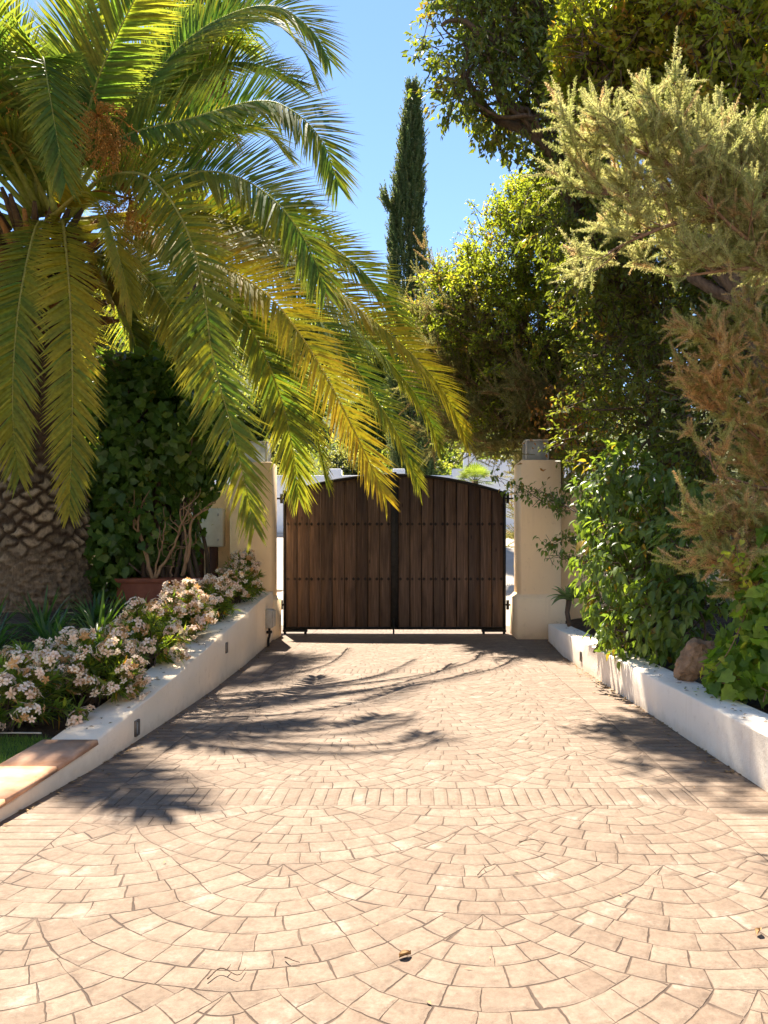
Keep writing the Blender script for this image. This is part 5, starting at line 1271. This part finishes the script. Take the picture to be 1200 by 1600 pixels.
def bounce_villa():
    """added house behind the camera, out of view, bouncing warm sunlight into the shade"""
    root = thing('bounce_villa', 'white shuttered house added out of view behind the camera to bounce sunlight', 'house', (0, -10.5, 0))
    m_w = simple_mat('bounce_villa_render', (.80, .73, .62), (.88, .81, .70), 2, .9, .2); m_r = simple_mat('bounce_villa_roof_tile', (.34, .17, .10), (.48, .27, .17), 8, .9, .4, 20, .04); m_g = simple_mat('bounce_villa_window_glass', (.03, .035, .04), (.06, .065, .07), 2, .1, 0, spec=.6)
    yf = -8.0; holes = [(-8.6, .9, 1.5, 1.5), (-5.2, .9, 1.5, 1.5), (3.7, .9, 1.5, 1.5), (7.1, .9, 1.5, 1.5), (-8.6, 4.0, 1.5, 1.4), (-5.2, 4.0, 1.5, 1.4), (-.75, 4.0, 1.5, 1.4), (3.7, 4.0, 1.5, 1.4), (7.1, 4.0, 1.5, 1.4), (-1.0, 0.0, 2.0, 2.4)]
    mb = MB(); xs = sorted({-11.0, 11.0, *[h[0] for h in holes], *[h[0]+h[2] for h in holes]}); zs = sorted({0.0, 6.4, *[h[1] for h in holes], *[h[1]+h[3] for h in holes]})
    for a, b in zip(xs, xs[1:]):
        for c, d in zip(zs, zs[1:]):
            if any(h[0] <= a and b <= h[0]+h[2]+1e-6 and h[1] <= c and d <= h[1]+h[3]+1e-6 for h in holes): continue
            mb.add([(a, yf, c), (b, yf, c), (b, yf, d), (a, yf, d)], [[(1, 0, 3, 2)]])
    for h in holes:
        x0, z0, x1, z1 = h[0], h[1], h[0]+h[2], h[1]+h[3]; mb.add([(x0, yf, z0), (x1, yf, z0), (x1, yf, z1), (x0, yf, z1), (x0, yf-.25, z0), (x1, yf-.25, z0), (x1, yf-.25, z1), (x0, yf-.25, z1)], [[(0, 1, 5, 4), (1, 2, 6, 5), (2, 3, 7, 6), (3, 0, 4, 7)]])
    mb.box(-11, 11, -15, -8.3, 0, 6.38); mb.build('wall', m_w, root)
    MB().add([(-11.6, -15.6, 6.4), (11.6, -15.6, 6.4), (11.6, -7.4, 6.4), (-11.6, -7.4, 6.4), (-8, -11.5, 8.3), (8, -11.5, 8.3)], [[(3, 2, 1, 0), (0, 1, 5, 4), (2, 3, 4, 5), (1, 2, 5), (3, 0, 4)]]).build('roof', m_r, root)
    for x, z, w, hh in holes[:-1]:
        f = MB()
        for q in ((x, x+w, z, z+.07), (x, x+w, z+hh-.07, z+hh), (x, x+.07, z+.07, z+hh-.07), (x+w-.07, x+w, z+.07, z+hh-.07), (x+w/2-.04, x+w/2+.04, z+.07, z+hh-.07)): f.box(q[0], q[1], yf-.22, yf-.15, q[2], q[3], .005)
        fo = f.build('window', M['box_white'], root); MB().box(x+.07, x+w-.07, yf-.20, yf-.18, z+.07, z+hh-.07).build('pane', m_g, fo)
        for a in (x-w/2-.03, x+w+.03):
            sh = MB(); sh.box(a, a+w/2, yf+.005, yf+.04, z-.03, z+hh+.03, .004)
            for k in range(12): zz = z + (k+.5)*hh/12; sh.box(a+.05, a+w/2-.05, yf+.041, yf+.052, zz-.025, zz+.025)
            sh.build('shutter', M['wood'], root)
    d = MB(); d.box(-1.0, -.01, yf-.2, yf-.13, 0, 2.4, .01); d.box(.01, 1.0, yf-.2, yf-.13, 0, 2.4, .01); do = d.build('door', M['wood'], root)
    MB().tube([(.12, yf-.12, .95), (.12, yf-.06, 1.0), (.12, yf-.06, 1.15), (.12, yf-.12, 1.2)], .012, 8).build('handle', M['iron'], do)
    rebase(root)
bounce_villa()  # unseen house, put in as a warm reflector
strap = [(3, (.16, .20, .05), (.24, .28, .08))]
def street_palm():
    rng = np.random.default_rng(4); b = np.array([1.35, 16.2, float(hill(1.35, 16.2))]); root = thing('dwarf_fan_palm', 'small sunlit fan palm showing above the gate by the street', 'palm tree', b); mb = MB(); top = W(742,742,16.2)
    for k in range(20):
        a = rng.random()*6.283; el = R(rng.uniform(-10, 80)); d = np.array([math.cos(a)*math.cos(el), math.sin(a)*math.cos(el), math.sin(el)]); o = top + (0, 0, -.15); e = o + d*.22; s = unit(np.cross(d, [0, 0, 1.0])); u = np.cross(s, d); c = pick(rng, strap, 1)[0]
        mb.tube([o, (o+e)/2, e], [.008, .006, .004], 4, c)
        for j in range(15):
            t = (j/14-.5)*R(190); v = d*math.cos(t)+s*math.sin(t); w = np.cross(v, u)*.012; mb.add([e, e+v*.14-w, e+v*.14+w, e+v*.27+np.array([0, 0, -.04])], [np.array([(0, 1, 2), (1, 3, 2)])], c*(.8+.4*rng.random()))
    mb.build('crown', M['palm_leaf'], root); MB().tube([b+(0, 0, -.1), (b+top)/2, top+(0, 0, -.1)], [.10, .08, .07], 10, (.16, .11, .07)).build('trunk', M['palm_trunk'], root); rebase(root)
street_palm()

# ------------------------------------------------------------------ fallen leaves and twigs on the paving
m_dry = simple_mat('dry_leaf', (.24, .14, .06), (.38, .25, .12), 20, .8, .2)
def fallen(label, px, py, kind, size, rot, seed):
    rng = np.random.default_rng(seed); Y = 1.2*FPX/(py-VY); x = (px-VX)*Y/FPX
    if kind == 'leaf':
        V = []; n = 9
        for i in range(n):
            t = i/(n-1); w = size*.30*math.sin(math.pi*min(1, t*.92+.08)); zz = .003 + .004*math.sin(t*3.0)
            V += [((t-.5)*size, -w, zz+.012), ((t-.5)*size, 0, zz*.5), ((t-.5)*size, w, zz+.008)]
        F = [q for i in range(n-1) for q in ((i*3, i*3+1, i*3+4, i*3+3), (i*3+1, i*3+2, i*3+5, i*3+4))]
        o = build('fallen_leaf', V, [np.array(F)], m_dry, smooth=True); cat = 'leaf'
    else:
        P = spline([(-.5*size, 0, .006), (-.1*size, .12*size*rng.normal(), .012), (.2*size, .1*size*rng.normal(), .010), (.5*size, .1*size*rng.normal(), .006)], 14)
        mb = MB().tube(P, np.linspace(.0022, .0009, 14), 5)
        if size > .1: mb.tube([P[6], P[6] + np.array([.15*size, .16*size, .004])], [.002, .001], 4)
        o = mb.build('fallen_twig', M['bark']); cat = 'twig'
    o.location = (x, Y, .006); o.rotation_euler.z = rot; tag(o, label, cat, 'fallen leaves and twigs on the paving')
fallen('curled dry leaf in the middle of the foreground paving', 633, 1498, 'leaf', .040, .5, 1)
fallen('dark forked twig on the paving right of centre', 760, 1362, 'twig', .14, 1.0, 2)
fallen('long thin curved twig on the near left paving', 355, 1528, 'twig', .11, .5, 3)
fallen('short dark twig on the paving just left of the curled leaf', 455, 1507, 'twig', .055, -.7, 4)
fallen('pale dry leaf beside the right hand brick border shadow', 1185, 1462, 'leaf', .034, .9, 5)
fallen('thin straight twig on the sunny paving below the brick band', 830, 1321, 'twig', .10, -.1, 6)
def litter():
    rng = np.random.default_rng(14); mb = MB()
    for k in range(1500):
        u = rng.random()
        if u < .30: y = rng.uniform(4, 10.3); x = float(rx(y)) - .005 - rng.exponential(.05); z = .005
        elif u < .55: y = rng.uniform(3.2, 10.3); x = float(wx(y)) + .008 + rng.exponential(.04); z = .005
        elif u < .68: y = rng.uniform(4.4, 10.3); x = float(wx(y)) - rng.uniform(.03, .26); z = float(wz(y)) + .004
        elif u < .80: y = rng.uniform(4.0, 10.2); x = float(rx(y)) + rng.uniform(.03, .24); z = .292
        else:
            x = rng.uniform(-1.7, 1.6); y = 1.9 + 8*rng.random()**1.2; z = .005
            if rng.random() < .6: continue
        a = rng.random()*6.28; s = rng.uniform(.004, .012) if u >= .80 else rng.uniform(.008, .022); c, n = math.cos(a), math.sin(a)
        if rng.random() < .5: V = [(x-c*s, y-n*s, z), (x-n*s*.4, y+c*s*.4, z+.006), (x+c*s, y+n*s, z+.002), (x+n*s*.4, y-c*s*.4, z+.005)]
        else: V = [(x-c*s*1.6, y-n*s*1.6, z), (x-n*.0015, y+c*.0015, z+.003), (x+c*s*1.6, y+n*s*1.6, z+.001), (x+n*.0015, y-c*.0015, z+.003)]
        mb.add(V, [[(0, 3, 2, 1)]])
    tag(mb.build('leaf_litter', m_dry), 'scattered specks of dry leaf litter on paving and walls', 'leaf litter', kind='stuff')
litter()

# ------------------------------------------------------------------ light, sky, camera
EL, AZ = R(61), R(18)          # sun behind the gate, a little to the left
world = bpy.data.worlds.new('World'); scene.world = world; world.use_nodes = True
wn = world.node_tree.nodes; sky = wn.new('ShaderNodeTexSky'); sky.sky_type = 'NISHITA'; sky.sun_disc = False
sky.sun_elevation = EL; sky.sun_rotation = -AZ; sky.air_density = 1.0; sky.dust_density = 0.0; sky.ozone_density = 3.8; sky.altitude = 1800
world.node_tree.links.new(sky.outputs[0], wn['Background'].inputs[0]); wn['Background'].inputs[1].default_value = 0.05
ld = bpy.data.lights.new('sun', 'SUN'); ld.energy = 3.1; ld.angle = R(0.5); ld.color = (1, .91, .77)
lo = bpy.data.objects.new('sun', ld); COL.objects.link(lo)
tosun = Vector((-math.sin(AZ)*math.cos(EL), math.cos(AZ)*math.cos(EL), math.sin(EL)))
lo.rotation_euler = tosun.to_track_quat('Z', 'Y').to_euler(); lo.location = (-3, 15, 30)

cam = bpy.data.cameras.new('camera'); co = bpy.data.objects.new('camera', cam); COL.objects.link(co)
co.location = (0, 0, EYE); co.rotation_euler = (R(90), 0, 0)
cam.sensor_fit = 'AUTO'; cam.sensor_width = 36; cam.lens = 36*FPX/1600
cam.shift_x = -(VX-600)/1600; cam.shift_y = (VY-800)/1600
cam.clip_start = 0.05; cam.clip_end = 3000
scene.camera = co
scene.view_settings.view_transform = 'Standard'; scene.view_settings.look = 'None'
scene.view_settings.exposure = 2.65; scene.view_settings.gamma = 1.0
scene.cycles.max_bounces = 12; scene.cycles.diffuse_bounces = 8; scene.cycles.transparent_max_bounces = 8
scene.cycles.use_denoising = True
